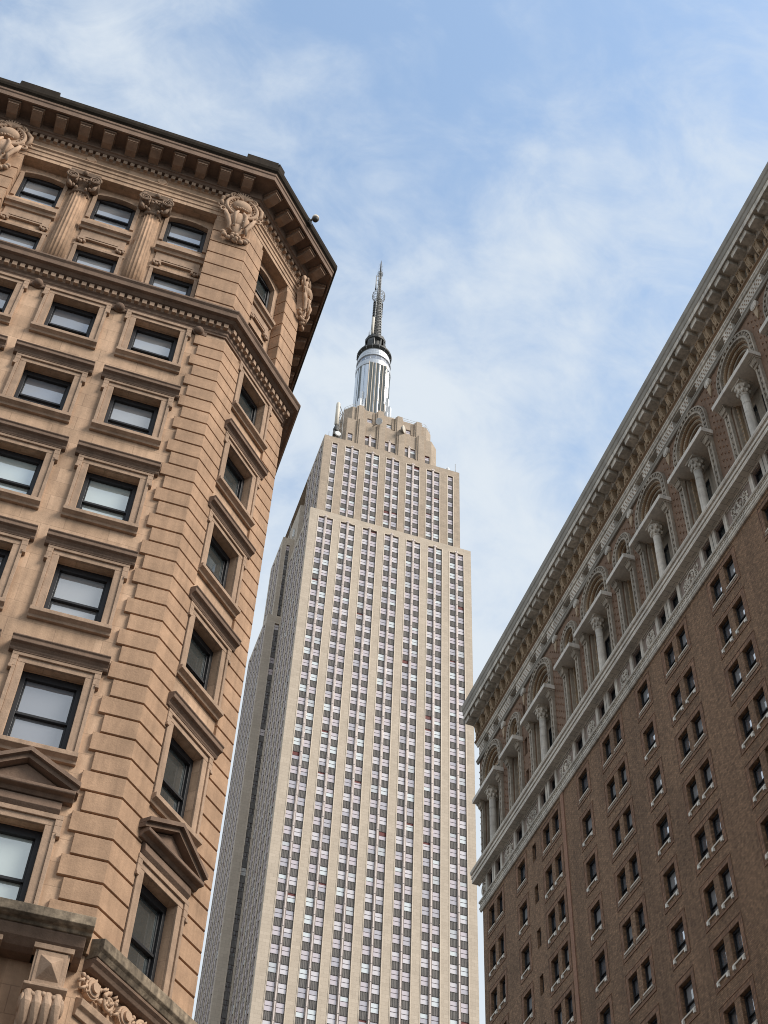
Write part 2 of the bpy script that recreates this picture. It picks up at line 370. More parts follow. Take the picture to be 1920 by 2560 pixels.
# --- quoins: long and short courses wrapping the corner, each course a bevelled block
PQ = 1.187 / 2; zq = 40.95; i = 0
def solid_band(z):    # true where the chamfer carries a full-width course
    for r, (z0, z1) in ROWS.items():
        top = z1 + (0.42 if r == 'B' else 1.85 if r == 'G' else 0.9)
        if z0 - 0.42 < z + PQ * 0.5 + 0.28 and z - 0.28 + PQ * 0.5 < top: return False
    return True
while zq > 17.7:
    z1 = zq + 0.46; z0 = z1 - PQ + 0.055
    ul = 0.70 if i % 2 == 0 else 0.87
    prof = [(-0.05, z0), (0.085, z0), (0.09, z0 + 0.012), (0.09, z1 - 0.012), (0.085, z1), (-0.05, z1)]
    def cp(u): return (A0[0] + u * R2, A0[1] + u * R2)
    b = MB()
    if solid_band(z0):
        b.sweep([(ul, 27), A0, A1, (A1[0], A1[1] + 1.0)], prof)
    else:
        b.sweep([(ul, 27), A0, cp(0.98)], prof); b.build('quoin', 'tanq', tanb, 0.012); b = MB(); b.sweep([cp(3.12), A1, (A1[0], A1[1] + (1.0 if i % 2 else 0.8))], prof)
    b.build('quoin', 'tanq', tanb, 0.012); zq -= PQ; i += 1

# --- windows
def sash(F, c, hw, z0, z1, parent, dd=0.30, pane='pane_a', name='window', mid=0.47, fw=0.12):
    b = MB()
    b.box(F, c - hw, c - hw + fw, -dd - 0.06, -dd + 0.06, z0, z1); b.box(F, c + hw - fw, c + hw, -dd - 0.06, -dd + 0.06, z0, z1)
    b.box(F, c - hw + fw, c + hw - fw, -dd - 0.06, -dd + 0.06, z1 - fw * 1.7, z1); b.box(F, c - hw + fw, c + hw - fw, -dd - 0.06, -dd + 0.06, z0, z0 + fw)
    zm = z0 + (z1 - z0) * mid; iw = hw - fw
    b.box(F, c - iw, c + iw, -dd - 0.09, -dd + 0.02, zm - 0.04, zm + 0.035)
    for s in (-1, 1):                                            # sash stiles
        b.box(F, c + s * iw, c + s * (iw - 0.05), -dd - 0.08, -dd - 0.02, zm, z1 - fw * 1.5); b.box(F, c + s * iw, c + s * (iw - 0.06), -dd - 0.11, -dd - 0.04, z0 + fw, zm)
    w = b.build(name, 'blackframe', parent, 0.006)
    b = MB(); j = [random.uniform(-0.006, 0.006) for _ in range(4)]
    b.quad(F(c - iw, -dd - 0.05 + j[0], zm), F(c + iw, -dd - 0.05 + j[1], zm), F(c + iw, -dd - 0.05, z1 - fw), F(c - iw, -dd - 0.05, z1 - fw))
    b.quad(F(c - iw, -dd - 0.09 + j[2], z0 + fw), F(c + iw, -dd - 0.09 + j[3], z0 + fw), F(c + iw, -dd - 0.09, zm), F(c - iw, -dd - 0.09, zm))
    b.quad(F(c - hw, -dd - 0.16, z0), F(c + hw, -dd - 0.16, z0), F(c + hw, -dd - 0.16, z1), F(c - hw, -dd - 0.16, z1))
    b.build('pane', pane, w)
    return w
def surround(F, c, hw, z0, z1, w, ears=True):
    b = MB(); o = hw + 0.30; e = hw + 0.37
    for s in (-1, 1):
        a0, a1 = sorted((c + s * hw, c + s * (hw + 0.20))); b.box(F, a0, a1, 0, 0.075, z0, z1)
        a0, a1 = sorted((c + s * (hw + 0.20), c + s * o)); b.box(F, a0, a1, 0, 0.125, z0, z1 - 0.2)
        if ears:
            a0, a1 = sorted((c + s * (hw + 0.20), c + s * e)); b.box(F, a0, a1, 0, 0.128, z1 - 0.2, z1 + 0.0)
            a0, a1 = sorted((c + s * (hw + 0.28), c + s * (e + 0.015))); b.box(F, a0, a1, 0.0, 0.165, z1 - 0.30, z1 - 0.2)
    b.box(F, c - hw - 0.20, c + hw + 0.20, 0, 0.078, z1, z1 + 0.17)
    b.box(F, c - e, c + e, 0, 0.131, z1 + 0.17, z1 + 0.30)
    for s in (-1, 1):
        a0, a1 = sorted((c + s * (hw + 0.20), c + s * e)); b.box(F, a0, a1, 0, 0.1275, z1, z1 + 0.17)
    b.build('surround', 'tantrim', w, 0.012)
def sill(F, c, z, w, hw=1.09, mat_='tantrim', d=0.24):
    b = MB(); b.prism_dz(F, [(0, z - 0.27), (0.10, z - 0.27), (0.12, z - 0.2), (d - 0.04, z - 0.15), (d, z - 0.13), (d, z), (0, z + 0.02)], c - hw, c + hw)
    b.box(F, c - HW + 0.002, c + HW - 0.002, -0.3, 0.0, z - 0.05, z + 0.025)
    b.build('sill', mat_, w, 0.012)
def hood(F, c, z1, w, hw=1.26):
    b = MB(); z = z1 + 0.30
    b.prism_dz(F, [(0, z), (0.13, z), (0.16, z + 0.05), (0.16, z + 0.09), (0.22, z + 0.16), (0.29, z + 0.19), (0.30, z + 0.2), (0.30, z + 0.31), (0.335, z + 0.345), (0.335, z + 0.38), (0.0, z + 0.44)], c - hw, c + hw)
    b.prism_dz(F, [(0, z - 0.03), (0.15, z - 0.03), (0.15, z), (0, z)], c - hw + 0.12, c + hw - 0.12)
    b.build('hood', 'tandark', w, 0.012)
def pediment(F, c, z1, w):
    b = MB(); z = z1 + 0.30
    b.prism_dz(F, [(0, z), (0.12, z), (0.20, z + 0.10), (0.17, z + 0.30), (0.10, z + 0.36), (0, z + 0.36)], c - 1.02, c + 1.02)      # bulging frieze
    z += 0.36
    b.prism_dz(F, [(0, z), (0.16, z), (0.22, z + 0.08), (0.36, z + 0.10), (0.38, z + 0.12), (0.38, z + 0.20), (0, z + 0.22)], c - 1.25, c + 1.25)
    for s in (-1, 1):
        for dd, lo, hi in ((0.30, 0.20, 0.33), (0.41, 0.33, 0.45)):
            pts = [(c + s * 1.32, z + lo), (c + s * 1.32, z + hi), (c, z + hi + 0.70), (c, z + lo + 0.70)]
            b.prism_uz(F, pts, 0, dd)
    b.prism_uz(F, [(c - 1.2, z + 0.2), (c + 1.2, z + 0.2), (c, z + 0.85)], 0, 0.10)
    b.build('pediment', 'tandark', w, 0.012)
panes = {('B', 0): 'pane_a', ('E', 0): 'pane_a', ('F', 0): 'pane_d', ('F', 1): 'pane_d', ('C', 1): 'pane_d', ('B', 1): 'pane_d', ('D', 0): 'pane_b', ('D', 1): 'pane_b', ('G', 0): 'pane_b'}
for k, c in enumerate(COLS):
    for r, (z0, z1) in ROWS.items():
        w = sash(FW, c, HW, z0, z1, tanb, pane=panes.get((r, k), random.choice(('pane_a', 'pane_a', 'pane_d'))), mid=0.42 if r in 'BCDE' else 0.47)
        surround(FW, c, HW, z0, z1, w)
        if r != 'G': sill(FW, c, z0 - 0.03, w)
        if r in 'CDEF': hood(FW, c, z1, w)
        if r == 'G': pediment(FW, c, z1, w)
for r, (z0, z1) in ROWS.items():
    w = sash(FC, CH, HC, z0, z1, tanb, pane='pane_c', mid=0.42 if r in 'BCDE' else 0.45)
    surround(FC, CH, HC, z0, z1, w)
    sill(FC, CH, z0 - 0.03, w, 1.08)
    if r in 'CDEF': hood(FC, CH, z1, w, 1.24)
    if r == 'G': pediment(FC, CH, z1, w)

# --- belt course with dentils
b = MB()
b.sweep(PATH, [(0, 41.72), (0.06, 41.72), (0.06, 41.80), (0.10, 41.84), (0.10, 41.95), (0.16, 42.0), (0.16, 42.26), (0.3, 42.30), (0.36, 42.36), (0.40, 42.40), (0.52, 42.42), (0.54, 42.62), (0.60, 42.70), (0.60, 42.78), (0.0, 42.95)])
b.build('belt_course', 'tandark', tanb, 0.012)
def dentils(F, u0, u1, pitch, w, d0, d1, z0, z1, name, parent, m, bev=0.01):
    b = MB(); n = int((u1 - u0) / pitch); pts = [(u0, d0 - 0.04), (u0, d0 + 0.015)]
    for i in range(n):
        u = u0 + (i + 0.5) * (u1 - u0) / n
        pts += [(u - w / 2, d0 + 0.015), (u - w / 2, d1), (u + w / 2, d1), (u + w / 2, d0 + 0.015)]
    pts += [(u1, d0 + 0.015), (u1, d0 - 0.04)]; N = len(pts)
    vs = [F(u, d, z0) for u, d in pts] + [F(u, d, z1) for u, d in pts]
    b.add(vs, [tuple(range(N)), tuple(range(2 * N - 1, N - 1, -1))] + [(i, (i + 1) % N, N + (i + 1) % N, N + i) for i in range(N)])
    return b.build(name, m, parent, bev)
dentils(FW, XL, 1.72 + 0.06, 0.262, 0.165, 0.15, 0.29, 42.02, 42.245, 'dentil_row', tanb, 'tantrim')
dentils(FC, 0.0, 4.1, 0.262, 0.165, 0.15, 0.29, 42.02, 42.245, 'dentil_row', tanb, 'tantrim')
for F, c in ((FW, -4.80), (FW, -1.995), (FW, 0.78), (FW, -7.9), (FW, -11.0), (FW, -13.8)):
    b = MB(); b.sphere(F, c, 0.13, 41.60, 0.17, 0.15, 0.17, nu=14, nv=10); b.sphere(F, c, 0.05, 41.58, 0.23, 0.1, 0.16, nu=14, nv=8)
    b.box(F, c - 0.3, c + 0.3, 0, 0.05, 41.5, 41.715); b.build('ball_ornament', 'tandark', tanb)

# --- giant-order storey: piers, recessed bays, columns
RB = -0.42
piersW = [(-8.62, -7.2), (0.37, 1.72)]
lowA, upA = (43.35, 45.42), (47.5, 49.42)
def chC(u): return (A0[0] + u * R2, A0[1] + u * R2)
b = MB()
hA = [(c - HW, c + HW, *q) for c in (CA, CB, CC) for q in (lowA, upA)]; hA2L = [(c - HW, c + HW, *q) for c in COLS[3:] for q in (lowA, upA)]
b.wall(FW, -7.2, 0.37, 42.9, 50.1, hA, 0.25, RB)
b.wall(FW, XL, -8.62, 42.9, 50.1, hA2L, 0.25, RB)
b.wall(FC, 0.97, 3.0, 42.9, 50.1, [(CH - 0.62, CH + 0.62, *lowA), (CH - 0.62, CH + 0.62, *upA)], 0.25, RB)
for F, u in ((FW, 0.37), (FW, -7.2), (FW, -8.62), (FC, 0.97), (FC, 3.0)):
    b.quad(F(u, RB, 42.9), F(u, 0, 42.9), F(u, 0, 50.1), F(u, RB, 50.1))
for p in ([(-8.62, 27), (-7.2, 27)], [(0.37, 27), A0, chC(0.97)], [chC(3.0), A1, (A1[0], YB)]):
    b.sweep(p, [(0, 42.9), (0.0, 50.1)], openp=True)
b.build('upper_wall', 'tan', tanb)
z = 42.98
while z < 49.3:
    prof = [(0, z), (0.055, z), (0.062, z + 0.012), (0.062, z + 0.735), (0.055, z + 0.745), (0, z + 0.745)]
    for path, ends in (([(0.37, 27), A0, chC(0.97)], ((FW, 0.37, -1), (FC, 0.97, 1))), ([chC(3.0), A1, (A1[0], A1[1] + 4)], ((FC, 3.0, -1),)), ([(-8.62, 27), (-7.2, 27)], ((FW, -7.2, 1),))):
        b = MB(); b.sweep(path, prof)
        for F, u, s in ends:                                        # returns of the rusticated piers
            a0, a1 = sorted((u, u + s * 0.03)); b.box(F, a0, a1, RB + 0.02, 0.060, z, z + 0.745)
        b.build('pier_course', 'tanq', tanb, 0.008)
    z += 0.812
def arched_head(F, c, hw, z1, parent, d=RB):
    b = MB(); n = 10; rise = 0.16
    top = [(c - hw + 2 * hw * i / n, z1 - rise * ((2 * i / n - 1) ** 2)) for i in range(n + 1)]
    b.prism_uz(F, [(c - hw, z1 + 0.001)] + top + [(c + hw, z1 + 0.001)], d - 0.24, d + 0.002)
    for s in (-1, 1):
        a0, a1 = sorted((c + s * hw, c + s * (hw + 0.14))); b.box(F, a0, a1, d, d + 0.06, upA[0], z1 - rise + 0.02)
    for i in range(n):
        (ua, za), (ub, zb) = top[i], top[i + 1]
        b.prism_uz(F, [(ua, za), (ub, zb), (ub, zb + 0.14), (ua, za + 0.14)], d, d + 0.06)
    return b.build('arched_head', 'tantrim', parent)
def spandrel_panel(F, c, parent, hw=0.94):
    b = MB()
    b.prism_dz(F, [(RB, 46.55), (RB + 0.14, 46.55), (RB + 0.18, 46.68), (RB + 0.28, 46.72), (RB + 0.28, 46.92), (RB, 46.96)], c - hw, c + hw)
    b.box(F, c - hw + 0.1, c + hw - 0.1, RB, RB + 0.07, 46.0, 46.55)
    b.box(F, c - hw + 0.22, c + hw - 0.22, RB, RB + 0.12, 45.99, 46.08)
    b.box(F, c - hw + 0.28, c + hw - 0.28, RB, RB + 0.10, 45.90, 45.99)
    for s in (-1, 1):
        u = c + s * (hw - 0.22)
        b.box(F, u - 0.17, u + 0.17, RB, RB + 0.13, 45.82, 45.92); b.box(F, u - 0.12, u + 0.12, RB, RB + 0.12, 45.92, 46.0)
        for k in (-1, 0, 1): b.sphere(F, u + k * 0.11, RB + 0.08, 45.75 - (0.06 if k == 0 else 0), 0.075, 0.08, 0.09, nu=6, nv=4)
    return b.build('window_apron', 'tantrim', parent, 0.008)
for c in COLS:
    w = sash(FW, c, HW, *upA, tanb, dd=0.62, mid=0.40); arched_head(FW, c, HW, upA[1], w); spandrel_panel(FW, c, w)
    w = sash(FW, c, HW, *lowA, tanb, dd=0.62, mid=0.42)
    b = MB()
    for s in (-1, 1):
        a0, a1 = sorted((c + s * HW, c + s * (HW + 0.13))); b.box(FW, a0, a1, RB, RB + 0.06, 42.95, lowA[1] + 0.05)
    b.box(FW, c - HW - 0.16, c + HW + 0.16, RB, RB + 0.065, lowA[1], lowA[1] + 0.13); b.build('surround', 'tantrim', w)
w = sash(FC, CH, 0.62, *upA, tanb, dd=0.62, pane='pane_c', mid=0.4); arched_head(FC, CH, 0.62, upA[1], w); spandrel_panel(FC, CH, w, 0.78)
w = sash(FC, CH, 0.62, *lowA, tanb, dd=0.62, pane='pane_c', mid=0.42)

def spiral(F, cu, cz, d, r, turns, sgn, rad, b, m=0):
    pts = []
    N = int(turns * 12)
    for i in range(N + 1):
        t = i / N; a = PI / 2 + sgn * t * turns * 2 * PI; rr = r * (1 - 0.86 * t)
        pts.append(F(cu + rr * math.cos(a), d, cz + rr * math.sin(a)))
    b.tube(pts, [rad * (1 - 0.5 * i / N) for i in range(N + 1)], m, 6)
for c in (-4.80, -1.995, -11.0, -13.8):
    P = FW(c, RB - 0.08, 0)
    b = MB()
    b.lathe(P, [(0.46, 43.02), (0.47, 43.5), (0.47, 43.62), (0.43, 43.68), (0.43, 43.78)], 32)
    b.lathe(P, [(0.41, 43.78), (0.405, 45.5), (0.385, 47.2), (0.36, 48.72)], 108, flutes=18)
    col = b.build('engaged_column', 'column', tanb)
    b = MB()
    b.lathe(P, [(0.36, 48.72), (0.40, 48.78), (0.37, 48.86), (0.37, 49.1), (0.46, 49.28), (0.48, 49.4)], 28)
    b.taper(FW, (c - 0.50, c + 0.50, RB, RB + 0.56, 49.52), (c - 0.58, c + 0.58, RB, RB + 0.62, 49.68))
    b.box(FW, c - 0.46, c + 0.46, RB, RB + 0.5, 49.36, 49.519)
    for s in (-1, 1):
        spiral(FW, c + s * 0.42, 49.27, RB + 0.60, 0.25, 2.3, -s, 0.048, b)
        b.tube([FW(c + s * 0.42, RB + 0.1, 49.27), FW(c + s * 0.42, RB + 0.585, 49.27)], 0.21, 0, 14)
        for k in range(3): b.sphere(FW, c + s * (0.44 - 0.13 * k), RB + 0.42, 48.92 - 0.10 * k, 0.065, 0.07, 0.09, nu=7, nv=5)
        b.tube([FW(c + s * 0.52, RB + 0.45, 49.1), FW(c + s * 0.46, RB + 0.47, 48.8), FW(c + s * 0.36, RB + 0.44, 48.66)], [0.05, 0.08, 0.03])
    for k in range(5): b.sphere(FW, c + (k - 2) * 0.14, RB + 0.50, 49.22 - 0.05 * abs(k - 2), 0.07, 0.06, 0.09, nu=6, nv=5)
    b.sphere(FW, c, RB + 0.60, 49.62, 0.1, 0.08, 0.13, nu=7, nv=5)
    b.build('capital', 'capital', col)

# --- entablature
b = MB()
b.sweep(PATH, [(RB, 49.86), (0.02, 49.86), (0.02, 50.08), (0.06, 50.10), (0.06, 50.32), (0.10, 50.34), (0.10, 50.5), (0.17, 50.55), (0.17, 50.62), (0.03, 50.66), (0.03, 51.12), (0.10, 51.16), (0.10, 51.4), (RB, 51.4)])
b.build('entablature', 'tan', tanb, 0.01)
b = MB()
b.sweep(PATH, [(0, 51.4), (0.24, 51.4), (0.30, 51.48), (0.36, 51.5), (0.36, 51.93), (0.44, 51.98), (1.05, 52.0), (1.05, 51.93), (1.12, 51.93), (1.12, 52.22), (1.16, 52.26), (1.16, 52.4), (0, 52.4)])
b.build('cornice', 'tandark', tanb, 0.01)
b = MB()
b.sweep(PATH, [(0.2, 52.4), (1.16, 52.4), (1.18, 52.44), (1.24, 52.5), (1.28, 52.62), (1.28, 52.84), (0.2, 53.0)])
for F, u0, u1 in ((FW, -8.3, -6.75), (FW, 0.9, 2.2), (FC, -0.5, -0.1)): b.box(F, u0, u1, 0.4, 1.25, 52.8, 53.2)
b.build('cornice_gutter', 'gutter', tanb, 0.01)
dentils(FW, XL, 1.78, 0.275, 0.16, 0.09, 0.23, 51.17, 51.39, 'dentil_row', tanb, 'tantrim', 0.008)
dentils(FC, 0, 4.1, 0.275, 0.16, 0.09, 0.23, 51.17, 51.39, 'dentil_row', tanb, 'tantrim', 0.008)
dentils(FS, 0, 12, 0.275, 0.16, 0.09, 0.23, 51.17, 51.39, 'dentil_row', tanb, 'tantrim', 0.008)
def modillion(F, u, parent):
    b = MB()
    b.prism_dz(F, [(0.355, 51.56), (0.62, 51.58), (0.92, 51.70), (0.94, 51.74), (0.94, 51.93), (0.355, 51.93)], u - 0.2, u + 0.2)
    b.box(F, u - 0.25, u + 0.25, 0.36, 1.0, 51.86, 51.985)
    b.box(F, u - 0.205, u + 0.205, 0.9, 0.965, 51.72, 51.77); b.box(F, u - 0.205, u + 0.205, 0.9, 0.96, 51.80, 51.84)
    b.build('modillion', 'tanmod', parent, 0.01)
for k in range(20): modillion(FW, 0.93 - 0.94 * k + 0.25, tanb)
for k in range(5): modillion(FC, 0.17 + 0.94 * k, tanb)
for k in range(14): modillion(FS, 0.25 + 0.94 * k, tanb)
for c in (-4.85, -2.03, -11.0, -13.8):
    b = MB()
    P = FW(c, 0, 50.9); n = 20
    for r, d in ((0.24, 0.07), (0.19, 0.12)): b.prism_uz(FW, [(c + r * math.cos(2 * PI * k / n), 50.9 + r * 0.95 * math.sin(2 * PI * k / n)) for k in range(n)], 0.02, d)
    b.build('roundel', 'tan', tanb, 0.008)

def cartouche(F, parent, zc=49.75):
    """carved shield: scalloped crest, domed boss in a scroll frame, draped lower shield, flower drop"""
    b = MB(); z = zc
    b.prism_uz(F, [(0.5 * math.cos(a), z + 0.75 + 0.55 * math.sin(a)) for a in [2 * PI * k / 20 for k in range(20)]], -0.1, 0.22)
    b.sphere(F, 0, 0.26, z + 0.88, 0.36, 0.22, 0.30, nu=18, nv=12)
    for s in (-1, 1):
        pts = []
        for k in range(22):
            a = PI / 2 + s * (0.35 + 2.6 * k / 21); pts.append(F(0.56 * math.cos(a), 0.28, z + 0.78 + 0.60 * math.sin(a)))
        b.tube(pts, 0.075, 0, 8)
        pts = [F(p_u * s, 0.2, p_z) for p_u, p_z in ((0.3, z + 1.4), (0.55, z + 1.35), (0.72, z + 1.15), (0.74, z + 0.85), (0.6, z + 0.55))]
        b.tube(pts, [0.05, 0.09, 0.09, 0.08, 0.05], 0, 8)
        spiral(F, s * 0.34, z + 1.36, 0.3, 0.17, 1.6, -s, 0.055, b); spiral(F, s * 0.62, z + 0.36, 0.26, 0.2, 1.6, s, 0.06, b)
        spiral(F, s * 0.74, z + 0.72, 0.15, 0.15, 1.4, s, 0.05, b)
        for k in range(7):
            a = PI / 2 + s * (0.5 + 0.28 * k); b.sphere(F, 0.46 * math.cos(a), 0.27, z + 0.80 + 0.49 * math.sin(a), 0.05, 0.05, 0.05, nu=6, nv=4)
        b.tube([F(s * 0.55, 0.24, z + 0.3), F(s * 0.42, 0.30, z - 0.1), F(s * 0.30, 0.30, z - 0.5), F(s * 0.34, 0.25, z - 0.8)], [0.08, 0.10, 0.08, 0.04], 0, 8)
        b.tube([F(s * 0.1, 0.34, z + 0.42), F(s * 0.2, 0.42, z + 0.1), F(s * 0.15, 0.36, z - 0.6)], [0.05, 0.08, 0.04], 0, 8)
    for k in range(9):                                              # crest leaves
        a = PI * (0.12 + 0.76 * k / 8); b.tube([F(0, 0.24, z + 1.3), F(0.16 * math.cos(a), 0.32, z + 1.32 + 0.16 * math.sin(a)), F(0.36 * math.cos(a), 0.36, z + 1.32 + 0.36 * math.sin(a))], [0.05, 0.06, 0.02], 0, 6)
    prof = [(0.12, z - 0.75), (0.30, z - 0.62), (0.36, z - 0.2), (0.44, z + 0.1), (0.5, z + 0.35), (0.2, z + 0.46)]
    b.prism_uz(F, [(u, zz) for u, zz in prof] + [(-u, zz) for u, zz in reversed(prof)], -0.05, 0.2)
    b.sphere(F, 0, 0.17, z + 0.05, 0.40, 0.22, 0.45, nu=16, nv=10); b.sphere(F, 0, 0.15, z - 0.45, 0.24, 0.16, 0.4, nu=12, nv=8)
    for k in range(5): b.sphere(F, (k - 2) * 0.09, 0.38, z + 0.62 - 0.03 * abs(k - 2), 0.06, 0.06, 0.05, nu=6, nv=4)
    for k in range(7):
        a = PI + PI * k / 6; b.sphere(F, 0.44 * math.cos(a), 0.14, z - 0.92 + 0.26 * math.sin(a), 0.11, 0.10, 0.09, nu=7, nv=5)
    for k in range(5): b.sphere(F, 0.12 * math.cos(k * 1.26), 0.2, z - 1.02 + 0.12 * math.sin(k * 1.26), 0.09, 0.1, 0.09, nu=7, nv=5)
    b.sphere(F, 0, 0.28, z - 1.02, 0.07, 0.07, 0.07, nu=7, nv=5)
    return b.build('cartouche', 'relief', parent)
ca, sa = math.cos(math.radians(22.5)), math.sin(math.radians(22.5))
def tall(F): return lambda u, d, z: F(u, d, 51.2 + (z - 51.2) * 1.17)
cartouche(tall(frame((-8.0, 26.96, 0), (1.12, 0, 0), (0, -1, 0))), tanb, 49.72)
cartouche(tall(frame((A0[0] - 0.52, A0[1] - 0.04, 0), (math.cos(0.10) * 1.12, math.sin(0.10) * 1.12, 0), (math.sin(0.10), -math.cos(0.10), 0))), tanb, 49.72)
cartouche(frame((A1[0] + 0.02, A1[1] + 0.05, 0), (sa, ca, 0), (ca, -sa, 0)), tanb)
b = MB()                                                           # foliate frieze on the chamfer
for k in range(16):
    u = 0.75 + k * 0.19; s = 1 if k % 2 else -1
    spiral(FC, u, 50.9 + s * 0.05, 0.07, 0.15, 1.4, s, 0.04, b)
    for q in range(3): b.sphere(FC, u + 0.08 * q, 0.06, 50.9 - s * 0.13 + random.uniform(-.05, .05), 0.06, 0.06, 0.05, nu=6, nv=4)
b.build('foliate_frieze', 'relief', tanb)

# --- lower balcony ledge and consoles
b = MB()
b.sweep([(XL, 27), (1.72, 27)], [(0, 17.72), (0.78, 17.72), (0.82, 17.78), (0.92, 17.80), (1.0, 17.84), (1.0, 18.06), (0, 18.16)])
b.sweep([A0, A1, (A1[0], YB)], [(0, 17.62), (0.34, 17.64), (0.40, 17.74), (0.46, 17.8), (0.46, 18.04), (0, 18.14)])
ledge = b.build('balcony_ledge', 'moss', tanb, 0.015)
b = MB()
b.sweep([(XL, 27), (1.62, 27)], [(0, 17.30), (0.35, 17.30), (0.5, 17.36), (0.66, 17.5), (0.74, 17.68), (0.74, 17.719), (0, 17.719)])
b.sweep([A0, A1, (A1[0], YB)], [(0, 17.38), (0.12, 17.38), (0.22, 17.42), (0.26, 17.5), (0.33, 17.56), (0.34, 17.619), (0, 17.619)])
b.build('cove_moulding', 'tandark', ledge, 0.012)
for k in range(12):
    b = MB()
    c = 1.03 - 1.5 * k
    b.box(FW, c - 0.36, c + 0.36, 0, 0.62, 16.50, 17.36); b.box(FW, c - 0.42, c + 0.42, 0, 0.68, 17.30, 17.42)
    b.box(FW, c - 0.31, c + 0.31, 0.62, 0.65, 16.52, 17.28)
    b.add([FW(c - 0.24, 0.65, 16.62), FW(c + 0.24, 0.65, 16.62), FW(c + 0.24, 0.65, 17.18), FW(c - 0.24, 0.65, 17.18), FW(c, 0.86, 16.9)], [(0, 1, 4), (1, 2, 4), (2, 3, 4), (3, 0, 4)])
    b.prism_dz(FW, [(0, 16.36), (0.62, 16.36), (0.68, 16.40), (0.74, 16.44), (0.74, 16.499), (0, 16.499)], c - 0.45, c + 0.45)
    for q in range(4): b.tube([FW(c - 0.3 + 0.2 * q, 0.62, 16.33), FW(c - 0.3 + 0.2 * q, 0.72, 16.05), FW(c - 0.3 + 0.2 * q, 0.62, 15.75), FW(c - 0.3 + 0.2 * q, 0.4, 15.5)], [0.1, 0.12, 0.11, 0.08], 0, 8)
    b.box(FW, c - 0.42, c + 0.42, 0, 0.60, 15.5, 16.36)
    for s in (-1, 1): b.sphere(FW, c + s * 0.4, 0.58, 16.1, 0.07, 0.2, 0.2, nu=10, nv=8)
    for q in range(7): b.sphere(FW, c + (q - 3) * 0.11, 0.66, 16.30 - 0.02 * abs(q - 3), 0.08, 0.08, 0.07, nu=7, nv=5)
    b.build('console', 'tantrim', tanb, 0.01)
b = MB()
n = 22; gz = 17.1
for k in range(64):                                                 # leaves and fruit between the rosettes
    u = -0.1 + 0.068 * k; q = random.uniform(-1, 1)
    b.tube([FC(u, 0.03, gz + 0.19 * q), FC(u + 0.07, 0.13, gz + 0.19 * q + 0.05), FC(u + 0.15, 0.05, gz + 0.19 * q - 0.02)], [0.03, 0.055, 0.012], 0, 5)
    if k % 2: b.sphere(FC, u, 0.10, gz - 0.16 * q, 0.055, 0.06, 0.06, nu=7, nv=5)
for u in (0.32, 1.55, 2.8):
    for r, d0, d1 in ((0.25, 0, 0.13), (0.20, 0.13, 0.17), (0.12, 0.1, 0.24)):
        b.prism_uz(FC, [(u + r * math.cos(2 * PI * k / n), gz + r * 0.92 * math.sin(2 * PI * k / n)) for k in range(n)], d0, d1)
for u in (0.95, 2.2, 3.4): spiral(FC, u, gz, 0.1, 0.22, 1.7, 1, 0.06, b)
b.build('garland_frieze', 'relief', tanb)
b = MB()
b.sweep([A0, A1, (A1[0], YB)], [(0, 16.36), (0.08, 16.36), (0.10, 16.5), (0.18, 16.56), (0.20, 16.7), (0.0, 16.78)])
b.build('lower_moulding', 'tantrim', tanb, 0.012)

# --- security camera hanging on the cornice edge
F = FC; scam = thing('security_camera', 'small dark dome security camera on a bracket at the edge of the tan building\'s cornice', 'security camera', tuple(FC(2.1, 1.28, 52.75)))
b = MB(); b.tube([FC(2.1, 1.2, 52.7), FC(2.1, 1.36, 52.84), FC(2.1, 1.5, 52.88)], 0.045); b.box(FC, 2.0, 2.2, 1.24, 1.31, 52.55, 52.85); b.build('bracket', 'antgrey', scam)
b = MB(); b.lathe(FC(2.1, 1.52, 0), [(0.05, 52.9), (0.14, 52.88), (0.15, 52.74), (0.13, 52.72)], 16); b.build('housing', 'sill', scam)
b = MB(); b.sphere(FC, 2.1, 1.52, 52.71, 0.13, 0.13, 0.14, nu=14, nv=10); b.build('dome', 'antdark', scam)

